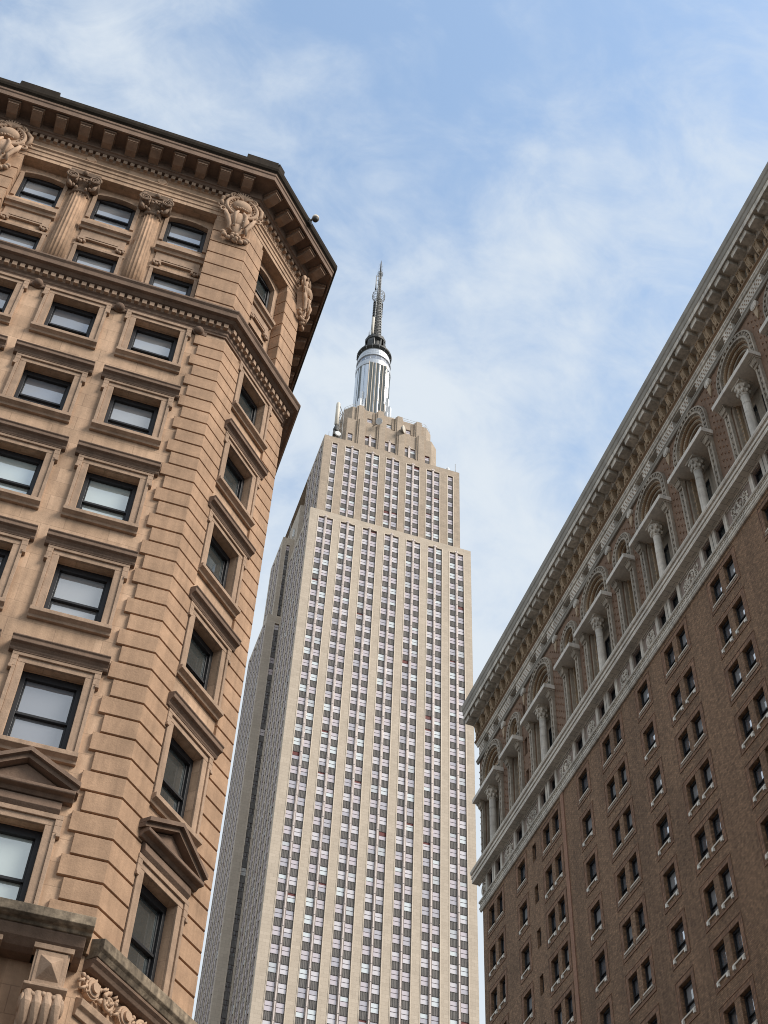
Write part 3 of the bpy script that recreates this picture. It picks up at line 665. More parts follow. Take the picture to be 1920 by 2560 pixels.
# =================================================================== 2. limestone skyscraper
esb = thing('art_deco_skyscraper', 'tall limestone art deco skyscraper with striped window bays, setbacks and a steel mast', 'skyscraper', (65, 247, 0))
FE = frame((0, 217.2, 0), (1, 0, 0), (0, -1, 0))
PIT = 3.747; WH = 2.03; EB = 262.0
BAYS = [47.85 + 5.77 * k for k in range(7)]
class Win:      # collects tower windows, keeps the hundred that show largest apart
    items = []
def tower_window(F, u0, u1, z0, z1, d=-0.24, dark=False, ref=None):
    c = (u0 + u1) / 2
    p = F(c, 0, (z0 + z1) / 2)
    Win.items.append(((p - CAM).length if F is FE else 1e6 + z0, F, u0, u1, z0, z1, d, dark))
def emit_window(b, F, u0, u1, z0, z1, d, dark):
    # material slots: 0 frame, 1..5 tones, 6 dark, 7 red
    fr = 0.07; zm = (z0 + z1) / 2 + 0.02
    b.box(F, u0, u1, d - 0.08, d - 0.03, z0, z1)                       # frame plate
    b.box(F, u0, u1, d - 0.03, d + 0.015, zm - 0.04, zm + 0.04); b.box(F, u0, u1, d - 0.03, d + 0.01, z1 - 0.07, z1); b.box(F, u0, u1, d - 0.03, d + 0.01, z0, z0 + 0.05)
    r = random.random()
    t1 = 6 if dark and r < 0.8 else random.choices([1, 2, 3, 4, 5], [40, 22, 14, 14, 6])[0]
    t2 = t1 if random.random() < 0.62 or dark else random.choices([1, 2, 3, 4], [45, 12, 4, 25])[0]
    j = [random.uniform(-0.008, 0.008) for _ in range(4)]
    top = z1 - 0.07
    if not dark and random.random() < 0.045:
        h = random.choice((0.35, 0.45, 0.95)); b.quad(F(u0 + fr, d - 0.025, top - h), F(u1 - fr, d - 0.025, top - h), F(u1 - fr, d - 0.025, top), F(u0 + fr, d - 0.025, top), 7); top -= h
    if top - zm > 0.1: b.quad(F(u0 + fr, d - 0.02 + j[0], zm + 0.04), F(u1 - fr, d - 0.02 + j[1], zm + 0.04), F(u1 - fr, d - 0.02, top), F(u0 + fr, d - 0.02, top), t1)
    b.quad(F(u0 + fr, d - 0.02 + j[2], z0 + 0.05), F(u1 - fr, d - 0.02 + j[3], z0 + 0.05), F(u1 - fr, d - 0.02, zm - 0.04), F(u0 + fr, d - 0.02, zm - 0.04), t2)
WMATS = ['eframe', 'ep0', 'ep1', 'ep2', 'ep3', 'ep4', 'edark', 'red']
def bay(F, c, ztop, nrow, pitch, zbot, pair=True, dark=False, crown=True, hw=None, north=False):
    """one vertical strip: two window columns, ribbed spandrels, pale mullion and trim"""
    cols = [(c - 1.87, c - 0.30), (c + 0.30, c + 1.87)] if pair else [(c - (hw or 0.72), c + (hw or 0.72))]
    b = MB(); U0, U1 = cols[0][0], cols[-1][1]
    zb = max(zbot, ztop - nrow * pitch - 0.6)
    for s, u in ((-1, U0), (1, U1)):
        a0, a1 = sorted((u, u + s * 0.16)); b.box(F, a0, a1, -0.05, 0.07, zb, ztop + 0.02, 0)
        b.tube([F(u + s * 0.02, 0.04, zb), F(u + s * 0.02, 0.04, ztop)], 0.05, 0, 5)
    b.box(F, U0 - 0.16, U1 + 0.16, -0.05, 0.065, ztop + 0.021, ztop + 0.17, 0)
    if pair:
        b.box(F, c - 0.30, c + 0.30, -0.28, 0.03, zb, ztop + 0.02, 1); b.box(F, c - 0.13, c + 0.13, 0.031, 0.16, zb, ztop + 0.25, 1)
        b.tube([F(c - 0.22, 0.05, zb), F(c - 0.22, 0.05, ztop)], 0.07, 1, 6); b.tube([F(c + 0.22, 0.05, zb), F(c + 0.22, 0.05, ztop)], 0.07, 1, 6)
        if crown:
            b.prism_uz(F, [(c - 0.10, ztop + 0.1), (c + 0.10, ztop + 0.1), (c, ztop + 1.15)], 0.02, 0.26, 1)
            for s in (-1, 1):
                b.prism_uz(F, [(c + s * 0.12, ztop + 0.15), (c + s * 0.48, ztop + 0.2), (c + s * 0.40, ztop + 0.62), (c + s * 0.14, ztop + 0.75)], 0.02, 0.18, 1)
                b.prism_uz(F, [(c + s * 0.55, ztop + 0.17), (c + s * 1.0, ztop + 0.17), (c + s * 0.9, ztop + 0.36), (c + s * 0.6, ztop + 0.42)], 0.02, 0.12, 0)
        z = ztop - 2 * pitch
        while z > zb:
            b.box(F, c - 0.17, c + 0.17, 0.0, 0.19, z, z + 0.10, 2); z -= pitch
    for i in range(nrow):
        z1 = ztop - i * pitch - (0.12 if i == 0 else 0); z0 = ztop - i * pitch - WH * pitch / PIT
        if z0 < zbot: break
        zs = ztop - (i + 1) * pitch
        for u0, u1 in cols:
            if north:
                b.box(F, u0, u1, -0.40, -0.36, zs, z0, 3); tower_window(F, u0, u1, z0, z1, -0.06, dark); continue  # north spandrels darkened by colour to deepen the shade between windows
            b.box(F, u0, u1, -0.34, -0.19, zs, z0, 2)
            for q in (0.2, 0.4, 0.6, 0.8):
                uq = u0 + (u1 - u0) * q; b.box(F, uq - 0.05, uq + 0.05, -0.19, -0.13, zs + 0.08, z0 - 0.06, 2)
            b.box(F, u0, u1, -0.19, -0.10, z0 - 0.06, z0, 2)
            tower_window(F, u0, u1, z0, z1, -0.24, dark)
    b.build('window_bay', ['trim', 'steel', 'spandrel', 'antdark'], esb)
    return (U0 - 0.005, U1 + 0.005, zb, ztop + 0.01)
ZB = 60.0
NR = 52
# main shaft, west face
holes = [bay(FE, c, 260.8, 39, PIT, 110) for c in BAYS]
b = MB(); b.wall(FE, 43.7, 86.35, 0, 263.2, holes, 0.4)
# north face of the front block
FN = frame((43.7, 0, 0), (0, 1, 0), (-1, 0, 0))
hN = [bay(FN, 217.2 + 3.2 + 4.75 * k, 260.8, 39, PIT, 110, north=True) for k in range(4)]
b.wall(FN, 217.2, 238.0, 0, 263.2, hN, 0.4)
# wing: west return, north face
FWW = frame((0, 238.0, 0), (1, 0, 0), (0, -1, 0)); FWN = frame((40.3, 0, 0), (0, 1, 0), (-1, 0, 0))
hWW = [bay(FWW, 42.98, 241.3, 36, PIT, 105, pair=False, dark=True, hw=0.6)]
b.wall(FWW, 40.3, 43.7, 0, 244.0, hWW, 0.4)
hWN = [bay(FWN, 238.0 + 2.7 + 4.35 * k, 241.3, 36, PIT, 105, north=True) for k in range(4)]
b.wall(FWN, 238.0, 256.3, 0, 244.0, hWN, 0.4)
b.quad((40.3, 238, 244), (43.7, 238, 244), (43.7, 256.3, 244), (40.3, 256.3, 244)); b.quad((40.3, 256.3, 0), (43.7, 256.3, 0), (43.7, 256.3, 244), (40.3, 256.3, 244))
# upper wing
FVW = frame((0, 238.15, 0), (1, 0, 0), (0, -1, 0)); FVN = frame((41.6, 0, 0), (0, 1, 0), (-1, 0, 0))
hVW = [bay(FVW, 43.15, 270.8, 8, PIT, 244, pair=False, dark=True, hw=0.45)]
b.wall(FVW, 41.6, 45.4, 244.0, 273.5, hVW, 0.4)
hVN = [bay(FVN, 238.15 + 3.2 + 5.6 * k, 270.8, 8, PIT, 244, north=True) for k in range(2)]
b.wall(FVN, 238.15, 250.6, 244.0, 273.5, hVN, 0.4)
b.quad((41.6, 238.15, 273.5), (46, 238.15, 273.5), (46, 250.6, 273.5), (41.6, 250.6, 273.5)); b.quad((41.6, 250.6, 240), (46, 250.6, 240), (46, 250.6, 273.5), (41.6, 250.6, 273.5))
# middle block beside the upper tier
FMN = frame((44.6, 0, 0), (0, 1, 0), (-1, 0, 0)); FMW = frame((0, 235.4, 0), (1, 0, 0), (0, -1, 0))
b.wall(FMN, 235.4, 258, 260, 284.9, [], 0.3); b.wall(FMW, 44.6, 46.5, 260, 284.9, [], 0.3); b.quad((44.6, 235.4, 284.9), (47, 235.4, 284.9), (47, 258, 284.9), (44.6, 258, 284.9))
# ledge roof, south and east sides of the shaft
b.quad((43.7, 217.2, 263.2), (86.35, 217.2, 263.2), (86.35, EB, 263.2), (43.7, EB, 263.2))
b.quad((86.35, 217.2, 0), (86.35, EB, 0), (86.35, EB, 263.2), (86.35, 217.2, 263.2)); b.quad((43.7, EB, 0), (86.35, EB, 0), (86.35, EB, 263.2), (43.7, EB, 263.2)); b.quad((43.7, 238, 244), (43.7, EB, 244), (43.7, EB, 263.2), (43.7, 238, 263.2)); b.quad((43.7, 256.3, 0), (43.7, EB, 0), (43.7, EB, 244), (43.7, 256.3, 244))
b.build('shaft_wall', 'lime', esb)
# upper tier
FU = frame((0, 220.0, 0), (1, 0, 0), (0, -1, 0)); FUN = frame((45.8, 0, 0), (0, 1, 0), (-1, 0, 0))
PU = 3.615
hU = [bay(FU, 53.75 + 5.79 * k, 295.2, 9, PU, 262.5) for k in range(5)] + [bay(FU, c, 295.2, 9, PU, 262.5, pair=False, hw=0.75) for c in (48.87, 81.9)]
b = MB(); b.wall(FU, 45.8, 84.55, 262.8, 297.8, hU, 0.4)
hUN = [bay(FUN, 223.0 + 5.2 * k, 295.2, 9, PU, 262.5, north=True) for k in range(3)]
b.wall(FUN, 220.0, 236.2, 262.8, 297.8, hUN, 0.4)
b.quad((45.8, 236.2, 262.8), (50, 236.2, 262.8), (50, 236.2, 297.8), (45.8, 236.2, 297.8))
b.quad((84.55, 220, 262), (84.55, 261, 262), (84.55, 261, 297.8), (84.55, 220, 297.8)); b.quad((50, 236.2, 262), (50, 261, 262), (50, 261, 297.8), (50, 236.2, 297.8)); b.quad((50, 261, 262), (84.55, 261, 262), (84.55, 261, 297.8), (50, 261, 297.8))
b.quad((45.8, 220, 297.8), (84.55, 220, 297.8), (84.55, 261, 297.8), (45.8, 261, 297.8))
b.build('upper_tier', 'limecrown', esb)

# crown: chamfered block in two tiers with rounded piers
FK = frame((0, 223, 0), (1, 0, 0), (0, -1, 0)); FK2 = frame((0, 225.6, 0), (1, 0, 0), (0, -1, 0))
b = MB()
def octo(x0, x1, y0, y1, t): return [(x0, y0 + t), (x0 + t, y0), (x1 - t, y0), (x1, y0 + t), (x1, y1 - t), (x1 - t, y1), (x0 + t, y1), (x0, y1 - t)]
low = octo(50.2, 79.5, 223, 260, 2.15); upp = octo(52.2, 78.6, 225.6, 258, 2.0)
crown_holes = [(c - 1.75, c - 0.35, 302.3, 306.4) for c in (59.3, 65.0, 70.8)] + [(c + 0.35, c + 1.75, 302.3, 306.4) for c in (59.3, 65.0, 70.8)] + [(52.85, 54.2, 302.3, 305.6), (75.45, 76.85, 301.5, 305.2)]
up_holes = [(c - 0.72, c + 0.72, 316.5, 318.4) for c in (59.5, 65.3, 71.1)]
def tier(path, F, ux0, ux1, z0, z1, holes):
    N = len(path)
    for i in range(N):
        a, c = path[i], path[(i + 1) % N]
        if i == 1: b.wall(F, ux0, ux1, z0, z1, holes, 0.4)
        else: b.quad((*a, z0), (*c, z0), (*c, z1), (*a, z1))
    b.add([(*p, z1) for p in path], [tuple(range(N))])
tier(low, FK, low[1][0], low[2][0], 297.5, 312.4, crown_holes)
tier(upp, FK2, upp[1][0], upp[2][0], 312.0, 321.9, up_holes)
def pier(F, u0, u1, d, z0, z1):
    b.box(F, u0, u1, -0.3, d, z0, z1 - 0.5); b.box(F, u0 + 0.45, u1 - 0.25, -0.3, d + 0.25, z0, z1)
    n = 8
    b.prism_uz(F, [(u0 + 0.1, z1 - 0.5)] + [(u0 + 0.1 + (u1 - u0 - 0.2) * k / n, z1 - 0.5 + 0.6 * math.sin(PI * k / n)) for k in range(n + 1)], -0.3, d)
for k in range(4):
    c = 56.55 + 5.83 * k
    pier(FK, c - 1.25, c + 1.15, 0.45, 297.6, 312.9); pier(FK2, c - 1.15, c + 1.1, 0.5, 312.0, 322.6)
for i in range(3):
    for c in (59.5, 65.3, 71.1): b.box(FK2, c + 0.9 + i * 0.3, c + 1.05 + i * 0.3, 0, 0.22, 316, 321.5)
b.build('crown', 'limecrown', esb)
for (u0, u1, z0, z1), F, st in [(h, FK, 1) for h in crown_holes] + [(h, FK2, 0) for h in up_holes]:
    zz = z1 - (1.75 if st else z1 - z0)
    Win.items.append((1e6 + z0, F, u0, u1, zz, z1, -0.25, False))
def crown_strip(hs, c=None):
    b = MB()
    for (u0, u1, z0, z1) in hs:
        b.box(FK, u0, u1, -0.34, -0.19, z0, z1 - 1.76, 0)
        for q in (0.25, 0.5, 0.75): b.box(FK, u0 + (u1 - u0) * q - 0.05, u0 + (u1 - u0) * q + 0.05, -0.19, -0.13, z0, z1 - 1.85, 0)
    if c:
        b.box(FK, c - 0.3, c + 0.3, 0, 0.12, 302.0, 306.5, 1); b.prism_uz(FK, [(c - 0.12, 306.5), (c + 0.12, 306.5), (c, 307.7)], 0, 0.2, 1)
        for s in (-1, 1):
            b.prism_uz(FK, [(c + s * 0.14, 306.5), (c + s * 0.5, 306.5), (c + s * 0.38, 307.0)], 0, 0.16, 1)
            a0, a1 = sorted((c + s * 1.76, c + s * 1.94)); b.box(FK, a0, a1, 0, 0.08, 302.2, 306.55, 2)
        b.box(FK, c - 1.94, c + 1.94, 0, 0.07, 306.41, 306.56, 2)
    b.build('window_bay', ['spandrel', 'steel', 'trim'], esb)
for k, c in enumerate((59.3, 65.0, 70.8)): crown_strip([crown_holes[k], crown_holes[k + 3]], c)
for h in crown_holes[6:]: crown_strip([h])
b = MB()
def rail(p, z, h=1.1):
    for zz in (z + h * 0.5, z + h): b.tube([(*q, zz) for q in p], 0.05, 0, 5)
    for i in range(len(p) - 1):
        a, c = Vector((*p[i], z)), Vector((*p[i + 1], z)); n = max(1, int((c - a).length / 2.2))
        for k in range(n + 1): q = a.lerp(c, k / n); b.tube([q, q + Vector((0, 0, h))], 0.045, 0, 4)
rail([(52.4, 229), (52.4, 227.8), (54.4, 225.8), (56, 225.8)], 321.9, 1.5); rail([(69, 225.8), (76.4, 225.8), (78.4, 227.8), (78.4, 240)], 321.9, 1.7); rail([(63, 225.9), (67, 225.9)], 321.9, 0.8)
b.build('roof_railing', 'white', esb)

# windows of the tower
Win.items.sort(key=lambda t: t[0])
near = [w for w in Win.items if w[1] is FE and seen(w[1]((w[2] + w[3]) / 2, 0, (w[4] + w[5]) / 2), 10)][:100]
ids = set(map(id, near))
for w in near:
    b = MB(); emit_window(b, *w[1:]); b.build('window', WMATS, esb)
b = MB()
for w in Win.items:
    if id(w) not in ids and w[4] > 112: emit_window(b, *w[1:])
o = b.build('windows', WMATS, esb); o['kind'] = 'stuff'

# mast
AX = Vector((64.6, 245.2, 0))
b = MB(); prof_r = 5.45; n = 24
for k in range(n):                                                   # ribbed metal drum
    a0, a1 = 2 * PI * k / n, 2 * PI * (k + 0.93) / n
    for (r0, q0), (r1, q1) in (((prof_r, a0), (prof_r + 0.18, (a0 + a1) / 2)), ((prof_r + 0.18, (a0 + a1) / 2), (prof_r, a1)), ((prof_r, a1), (prof_r - 0.25, (a1 + 2 * PI * (k + 1) / n) / 2)), ((prof_r - 0.25, (a1 + 2 * PI * (k + 1) / n) / 2), (prof_r, 2 * PI * (k + 1) / n))):
        P = AX + Vector((r0 * math.cos(q0), r0 * math.sin(q0), 0)); Q = AX + Vector((r1 * math.cos(q1), r1 * math.sin(q1), 0)); up_ = Vector((0, 0, 1))
        b.quad(P + up_ * 312, Q + up_ * 312, Q + up_ * 369, P + up_ * 369)
mast = b.build('mooring_mast', 'chrome', esb)
FM = frame((64.6, 245.2 - 5.1, 0), (1, 0, 0), (0, -1, 0)); FMn = frame((64.6 - 5.1, 245.2, 0), (0, 1, 0), (-1, 0, 0)); FMs = frame((64.6 + 5.1, 245.2, 0), (0, -1, 0), (1, 0, 0))
b = MB()
for k in range(9):
    for F, w_ in ((FMn, 0.9), (FMs, 0.9)): b.box(F, -2.7 + 0.6 * k, -2.7 + 0.6 * k + 0.52, -0.5, 0.30 - 0.02 * (k - 4) ** 2, 312, 368.6, 0)
for F in (FM,):
    b.box(F, -2.75, 2.75, -0.5, 0.42, 312, 368.6, 0)
    for k in range(6): b.box(F, -2.9 + 1.16 * k - 0.10, -2.9 + 1.16 * k + 0.10, 0.42, 0.66, 312, 368.6, 1)
    for k in range(5):
        c = -2.32 + 1.16 * k; b.box(F, c - 0.04, c + 0.04, 0.42, 0.50, 312, 368.6, 2)
b.build('mast_window_strip', ['mglass', 'trim', 'spandrel'], mast)
b = MB()
for q in (0, 2, 3):                                                  # stepped steel wings on the diagonals
    a = PI / 4 + q * PI / 2; U = Vector((math.cos(a), math.sin(a), 0)); T = Vector((-math.sin(a), math.cos(a), 0))
    F = frame(AX, U, T)
    for t0, lst in ((0, ((6.4, 353), (7.3, 348), (8.1, 342))), (0.95, ((6.0, 349), (6.8, 344.5), (7.5, 338))), (-0.95, ((6.0, 349), (6.8, 344.5), (7.5, 338)))):
        r0 = 4.5
        for r1, zt in lst:
            m = 6; pts = [(r0, 315), (r1, 315), (r1, zt - 0.7)] + [(r1 - (r1 - r0) * 0.5 * (1 - math.cos(PI / 2 * k / m)), zt - 0.7 + 0.7 * math.sin(PI / 2 * k / m)) for k in range(1, m + 1)] + [(r0, zt)]
            b.prism_uz(F, pts, t0 - 0.42, t0 + 0.42); r0 = r1 - 0.02
b.build('mast_wing', 'wing', mast, 0.04)
b = MB()
b.lathe(AX, [(5.5, 368.4), (5.75, 368.6), (5.75, 370.9), (5.45, 371.1)], 40, 0, False)
b.lathe(AX, [(5.35, 371.1), (5.35, 373.6)], 40, 1, False)
for k in range(20):
    a = 2 * PI * (k + 0.5) / 20; P = AX + Vector((5.37 * math.cos(a), 5.37 * math.sin(a), 0)); b.tube([P + Vector((0, 0, 371)), P + Vector((0, 0, 373.7))], 0.09, 0, 4)
b.lathe(AX, [(5.4, 373.6), (5.65, 373.7), (5.65, 374.7), (5.4, 374.8), (5.4, 375.1), (5.5, 375.1), (5.5, 375.9), (5.25, 376.0), (5.25, 376.3), (5.3, 376.3), (5.3, 377.0), (5.0, 377.1), (4.9, 378.2)], 40, 0, False)
b.build('observation_ring', ['ring', 'mgrey'], mast)
b = MB()
b.lathe(AX, [(4.0, 378.0), (4.7, 378.15), (5.75, 378.9), (5.8, 379.5), (5.5, 379.8), (3.0, 380.0)], 40, 0, False)
for k in range(16):
    a = 2 * PI * k / 16; D = Vector((math.cos(a), math.sin(a), 0)); b.tube([AX + D * 4.5 + Vector((0, 0, 377.6)), AX + D * 5.75 + Vector((0, 0, 378.85)), AX + D * 5.8 + Vector((0, 0, 379.4))], 0.10, 1, 5)
b.build('rim_disc', ['antdark', 'antgrey'], mast)
ant = None
b = MB()
b.lathe(AX, [(2.3, 379.5), (2.3, 388.5)], 8, 0, False, a0=PI / 8)
for k in range(8):
    a = 2 * PI * k / 8 + PI / 8; D = Vector((math.cos(a), math.sin(a), 0))
    for rr in (2.55, 3.0): b.tube([AX + D * rr + Vector((0, 0, 379.6)), AX + D * rr + Vector((0, 0, 388.2))], 0.16, 1, 5)
for k in (0, 2, 3, 4, 5, 6):
    a0 = 2 * PI * k / 8 + PI / 8 + PI * 0.02
    if k in (4, 5, 6) and k == 5: continue
    pts = []
    for a in (a0 + 0.1, a0 + 0.68):
        for r, z in ((2.9, 380.5), (3.75, 382.5), (3.75, 385.5), (3.2, 388.0)): pts.append(AX + Vector((r * math.cos(a), r * math.sin(a), z)))
    b.add(pts, [(0, 1, 5, 4), (1, 2, 6, 5), (2, 3, 7, 6)], 0)
b.lathe(AX, [(2.6, 387.2), (3.5, 387.6), (3.55, 389.0), (3.1, 389.6), (1.6, 389.9)], 12, 0, False)
for k in range(12):
    z = 380.2 + 0.7 * k; a = -PI / 2
    b.tube([AX + Vector((-0.8, -2.4, z)), AX + Vector((0.8, -2.4, z + 0.7))], 0.07, 1, 4); b.tube([AX + Vector((0.8, -2.4, z)), AX + Vector((-0.8, -2.4, z + 0.7))], 0.07, 1, 4)
b.build('antenna_base', ['antdark', 'antgrey'], mast)
b = MB()
def lattice(z0, z1, h0, h1, step, r, core, leg=None):
    z = z0
    def half(z): return h0 + (h1 - h0) * (z - z0) / (z1 - z0)
    while z < z1 - 0.01:
        q = min(z + step, z1); ha, hb = half(z), half(q)
        cs = [(-1, -1), (1, -1), (1, 1), (-1, 1)]
        A = [AX + Vector((x * ha, y * ha, z)) for x, y in cs]; B = [AX + Vector((x * hb, y * hb, q)) for x, y in cs]
        for i in range(4):
            j = (i + 1) % 4
            b.tube([A[i], B[i]], leg or r * 1.5, 0, 5); b.tube([A[i], B[j]], r, 0, 4); b.tube([A[j], B[i]], r, 0, 4); b.tube([B[i], B[j]], r, 0, 4)
        z = q
    b.lathe(AX, [(core, z0), (core, z1)], 8, 1)
lattice(389.6, 415.5, 1.45, 0.85, 1.7, 0.085, 0.75, 0.17)
lattice(415.5, 434.5, 0.5, 0.34, 1.1, 0.06, 0.16, 0.12)
for k in range(6):
    z = 405 + 1.6 * k
    for s in (-1, 1):
        b.box(W0, AX.x + s * 1.45 - 0.2, AX.x + s * 1.45 + 0.2, AX.y - 0.5, AX.y + 0.5, z, z + 0.9, 1)
        b.tube([AX + Vector((s * 0.9, 0, z + 0.4)), AX + Vector((s * 1.6, -0.2, z + 0.4)), AX + Vector((s * 1.75, -0.3, z + 0.9))], 0.08, 0, 4)
for z, r in ((415.2, 1.35), (417.2, 2.15), (419.6, 2.1), (418.4, 2.25)):
    b.tube([AX + Vector((r * math.cos(2 * PI * k / 16), r * math.sin(2 * PI * k / 16), z)) for k in range(16)], 0.085, 0, 5, True)
for k in range(16):
    a = 2 * PI * k / 16; D = Vector((math.cos(a), math.sin(a), 0))
    b.tube([AX + D * 0.6 + Vector((0, 0, 414.3)), AX + D * 1.35 + Vector((0, 0, 415.2)), AX + D * 2.15 + Vector((0, 0, 417.2)), AX + D * 2.25 + Vector((0, 0, 418.4)), AX + D * 2.1 + Vector((0, 0, 419.6))], 0.065, 0, 4)
    if k % 2 == 0: b.tube([AX + D * 2.1 + Vector((0, 0, 419.6)), AX + D * 0.4 + Vector((0, 0, 418.8))], 0.06, 0, 4)
for dx, z0, z1 in ((-1.35, 422.5, 431.5),):
    b.tube([AX + Vector((dx, -0.2, z0)), AX + Vector((dx, -0.2, z1))], 0.2, 0, 6)
    for z in (z0 + 0.8, z0 + 3.5, z0 + 6, z1 - 0.3): b.tube([AX + Vector((dx, -0.2, z)), AX + Vector((-0.3, -0.1, z))], 0.08, 0, 4)
    b.sphere(W0, AX.x + dx, AX.y - 0.2, z0 - 0.2, 0.35, 0.35, 0.4, 1)
for z, r in ((433.2, 0.95), (434.2, 0.95)):
    b.tube([AX + Vector((r * math.cos(2 * PI * k / 10), r * math.sin(2 * PI * k / 10), z)) for k in range(10)], 0.09, 0, 4, True)
for k in range(5):
    a = 2 * PI * k / 5; D = Vector((math.cos(a), math.sin(a), 0)); b.tube([AX + D * 0.3 + Vector((0, 0, 432.6)), AX + D * 0.95 + Vector((0, 0, 433.2)), AX + D * 0.95 + Vector((0, 0, 434.2))], 0.06, 0, 4)
b.tube([AX + Vector((0, 0, 434)), AX + Vector((0, 0, 438)), AX + Vector((0, 0, 441.5)), AX + Vector((0, 0, 443.3))], [0.28, 0.25, 0.2, 0.07], 1, 8)
for k in range(6):
    z = 435.4 + 1.0 * k
    for s in (-1, 1): b.tube([AX + Vector((0, 0, z)), AX + Vector((s * 0.75, 0, z)), AX + Vector((s * 0.75, 0, z + 0.5))], 0.035, 0, 4)
for x, z0, z1 in ((-2.3, 390, 394.5), (-2.6, 391, 393.2), (2.4, 389.8, 393.6), (2.1, 390, 392.4), (1.5, 392, 402), (-1.9, 395, 404)):
    b.tube([AX + Vector((x, -0.6, z0)), AX + Vector((x, -0.6, z1))], 0.09, 0, 5); b.tube([AX + Vector((x, -0.6, z0 + 0.6)), AX + Vector((x * 0.6, -0.3, z0 + 0.6))], 0.06, 0, 4)
ant = b.build('antenna_tower', ['antgrey', 'antdark'], mast)
b = MB(); b.lathe(AX + Vector((-1.75, -2.0, 0)), [(0.1, 390.6), (0.42, 390.9), (0.42, 400.4), (0.3, 400.7)], 14); b.build('antenna_radome', 'cream', mast)

# roof equipment of the skyscraper: separate things
rad = thing('radome_antenna', 'tall cream cylinder antenna on a steel frame at the tower\'s upper left roof corner', 'antenna', (49.1, 222.6, 297.8))
b = MB(); b.lathe((49.15, 222.2, 0), [(0.2, 306.3), (0.58, 306.6), (0.58, 316.2), (0.45, 316.6)], 18); b.build('cylinder', 'cream', rad)
b = MB()
for x, y in ((50.2, 223.3), (51.2, 223.3), (50.2, 224.6)): b.tube([(x, y, 297.8), (x, y, 314.5)], 0.11, 0, 5)
for z in (300, 303, 306, 309.5, 313): b.tube([(49.2, 222.3, z), (51.2, 223.3, z)], 0.09, 0, 4); b.tube([(50.2, 224.6, z), (51.2, 223.3, z + 2)], 0.07, 0, 4); b.tube([(50.2, 223.3, z), (50.2, 224.6, z + 2.2)], 0.07, 0, 4)
b.tube([(49.7, 222.6, 316.3), (51.3, 223.4, 313.2)], 0.12, 0, 5); b.tube([(48.6, 222.2, 305.3), (51.8, 222.5, 299.2)], 0.12, 0, 5)
b.build('support_frame', 'antgrey', rad)
b = MB(); b.lathe((49.15, 222.2, 0), [(0.7, 303.4), (0.8, 304.2), (0.45, 305.4), (0.3, 306.4)], 12, 0, False); b.box(W0, 48.5, 49.9, 221.8, 222.8, 301.6, 303.4); b.build('equipment_box', 'antdark', rad)
def dish(c, nrm, r, label, mname):
    nrm = Vector(nrm).normalized(); c = Vector(c)
    t = thing('satellite_dish', label, 'satellite dish', tuple(c - nrm * 0.9), 'dishes mounted high on the tower')
    x = nrm.cross(Vector((0, 0, 1))).normalized(); y = x.cross(nrm)
    def ring(prof):
        b = MB(); n = 24; vs = []
        for rr, h in prof: vs += [c + nrm * h + (x * math.cos(2 * PI * k / n) + y * math.sin(2 * PI * k / n)) * rr for k in range(n)]
        fs = [(j * n + k, j * n + (k + 1) % n, (j + 1) * n + (k + 1) % n, (j + 1) * n + k) for j in range(len(prof) - 1) for k in range(n)]
        fs += [tuple(range(n)), tuple(range((len(prof) - 1) * n, len(prof) * n))]
        b.add(vs, fs, 0, False); return b
    ring([(r, -0.05), (r, 0.06), (r * 0.9, 0.1)]).build('face', mname, t)
    ring([(r * 0.35, -0.75 * r), (r * 0.7, -0.55 * r), (r * 0.97, -0.06)]).build('back_shell', 'antgrey', t)
    b = MB(); b.tube([c - nrm * 0.6, c - nrm * 1.1 * r - Vector((0, 0, 0.1)), Vector((c.x - 1.2, 223.0, c.z - 0.2))], 0.13, 0, 6); b.build('mount', 'antgrey', t)
dish((61.0, 221.0, 312.0), (-0.45, -0.55, -0.5), 1.0, 'grey round dish on the tower\'s crown, the left of two big ones', 'white')
dish((68.5, 221.4, 312.3), (0.75, -0.6, -0.15), 1.1, 'cream round dish on the tower\'s crown facing right', 'cream')
dish((49.5, 220.6, 300.6), (0.1, -0.9, -0.1), 0.85, 'small white dish below the cream cylinder antenna', 'white')
def rod(x, y, z0, z1, label, r=0.07, extra=None):
    t = thing('rooftop_antenna', label, 'antenna', (x, y, z0), 'thin antennas on the tower\'s roof ledges')
    b = MB(); b.lathe((x, y, 0), [(0.3, z0), (0.3, z0 + 0.4), (r * 1.6, z0 + 0.5)], 8, 0, False); b.tube([(x, y, z0), (x, y, z1)], r, 0, 6); b.build('whip', 'antgrey', t)
    if extra: b = MB(); b.lathe((x + extra, y, 0), [(0.55, z0), (0.55, z0 + 0.9), (0.35, z0 + 1.4), (0.08, z0 + 1.7)], 10, 0, False); b.build('cap_vent', 'white', t)
rod(83.6, 220.6, 297.8, 302.0, 'thin whip antenna beside a white cap at the right end of the upper roof', 0.08, -2.2)
rod(47.0, 220.6, 297.8, 300.4, 'short whip antenna at the left end of the upper roof', 0.06)
rod(43.4, 239.5, 273.5, 281.6, 'tall thin whip antenna on the lower left wing roof', 0.09)
t = thing('rooftop_antenna', 'white panel antenna cluster on the lower left wing roof', 'antenna', (45.0, 239.0, 273.5))
b = MB()
for x, z1 in ((44.3, 278.0), (45.1, 279.2), (45.6, 277.5)): b.box(W0, x - 0.22, x + 0.22, 238.6, 238.95, 275.2, z1, 0)
b.build('panel', 'white', t)
b = MB()
for x in (44.3, 45.1, 45.6): b.tube([(x, 239.1, 273.5), (x, 239.1, 279)], 0.08, 0, 5)
b.build('pole', 'antgrey', t)

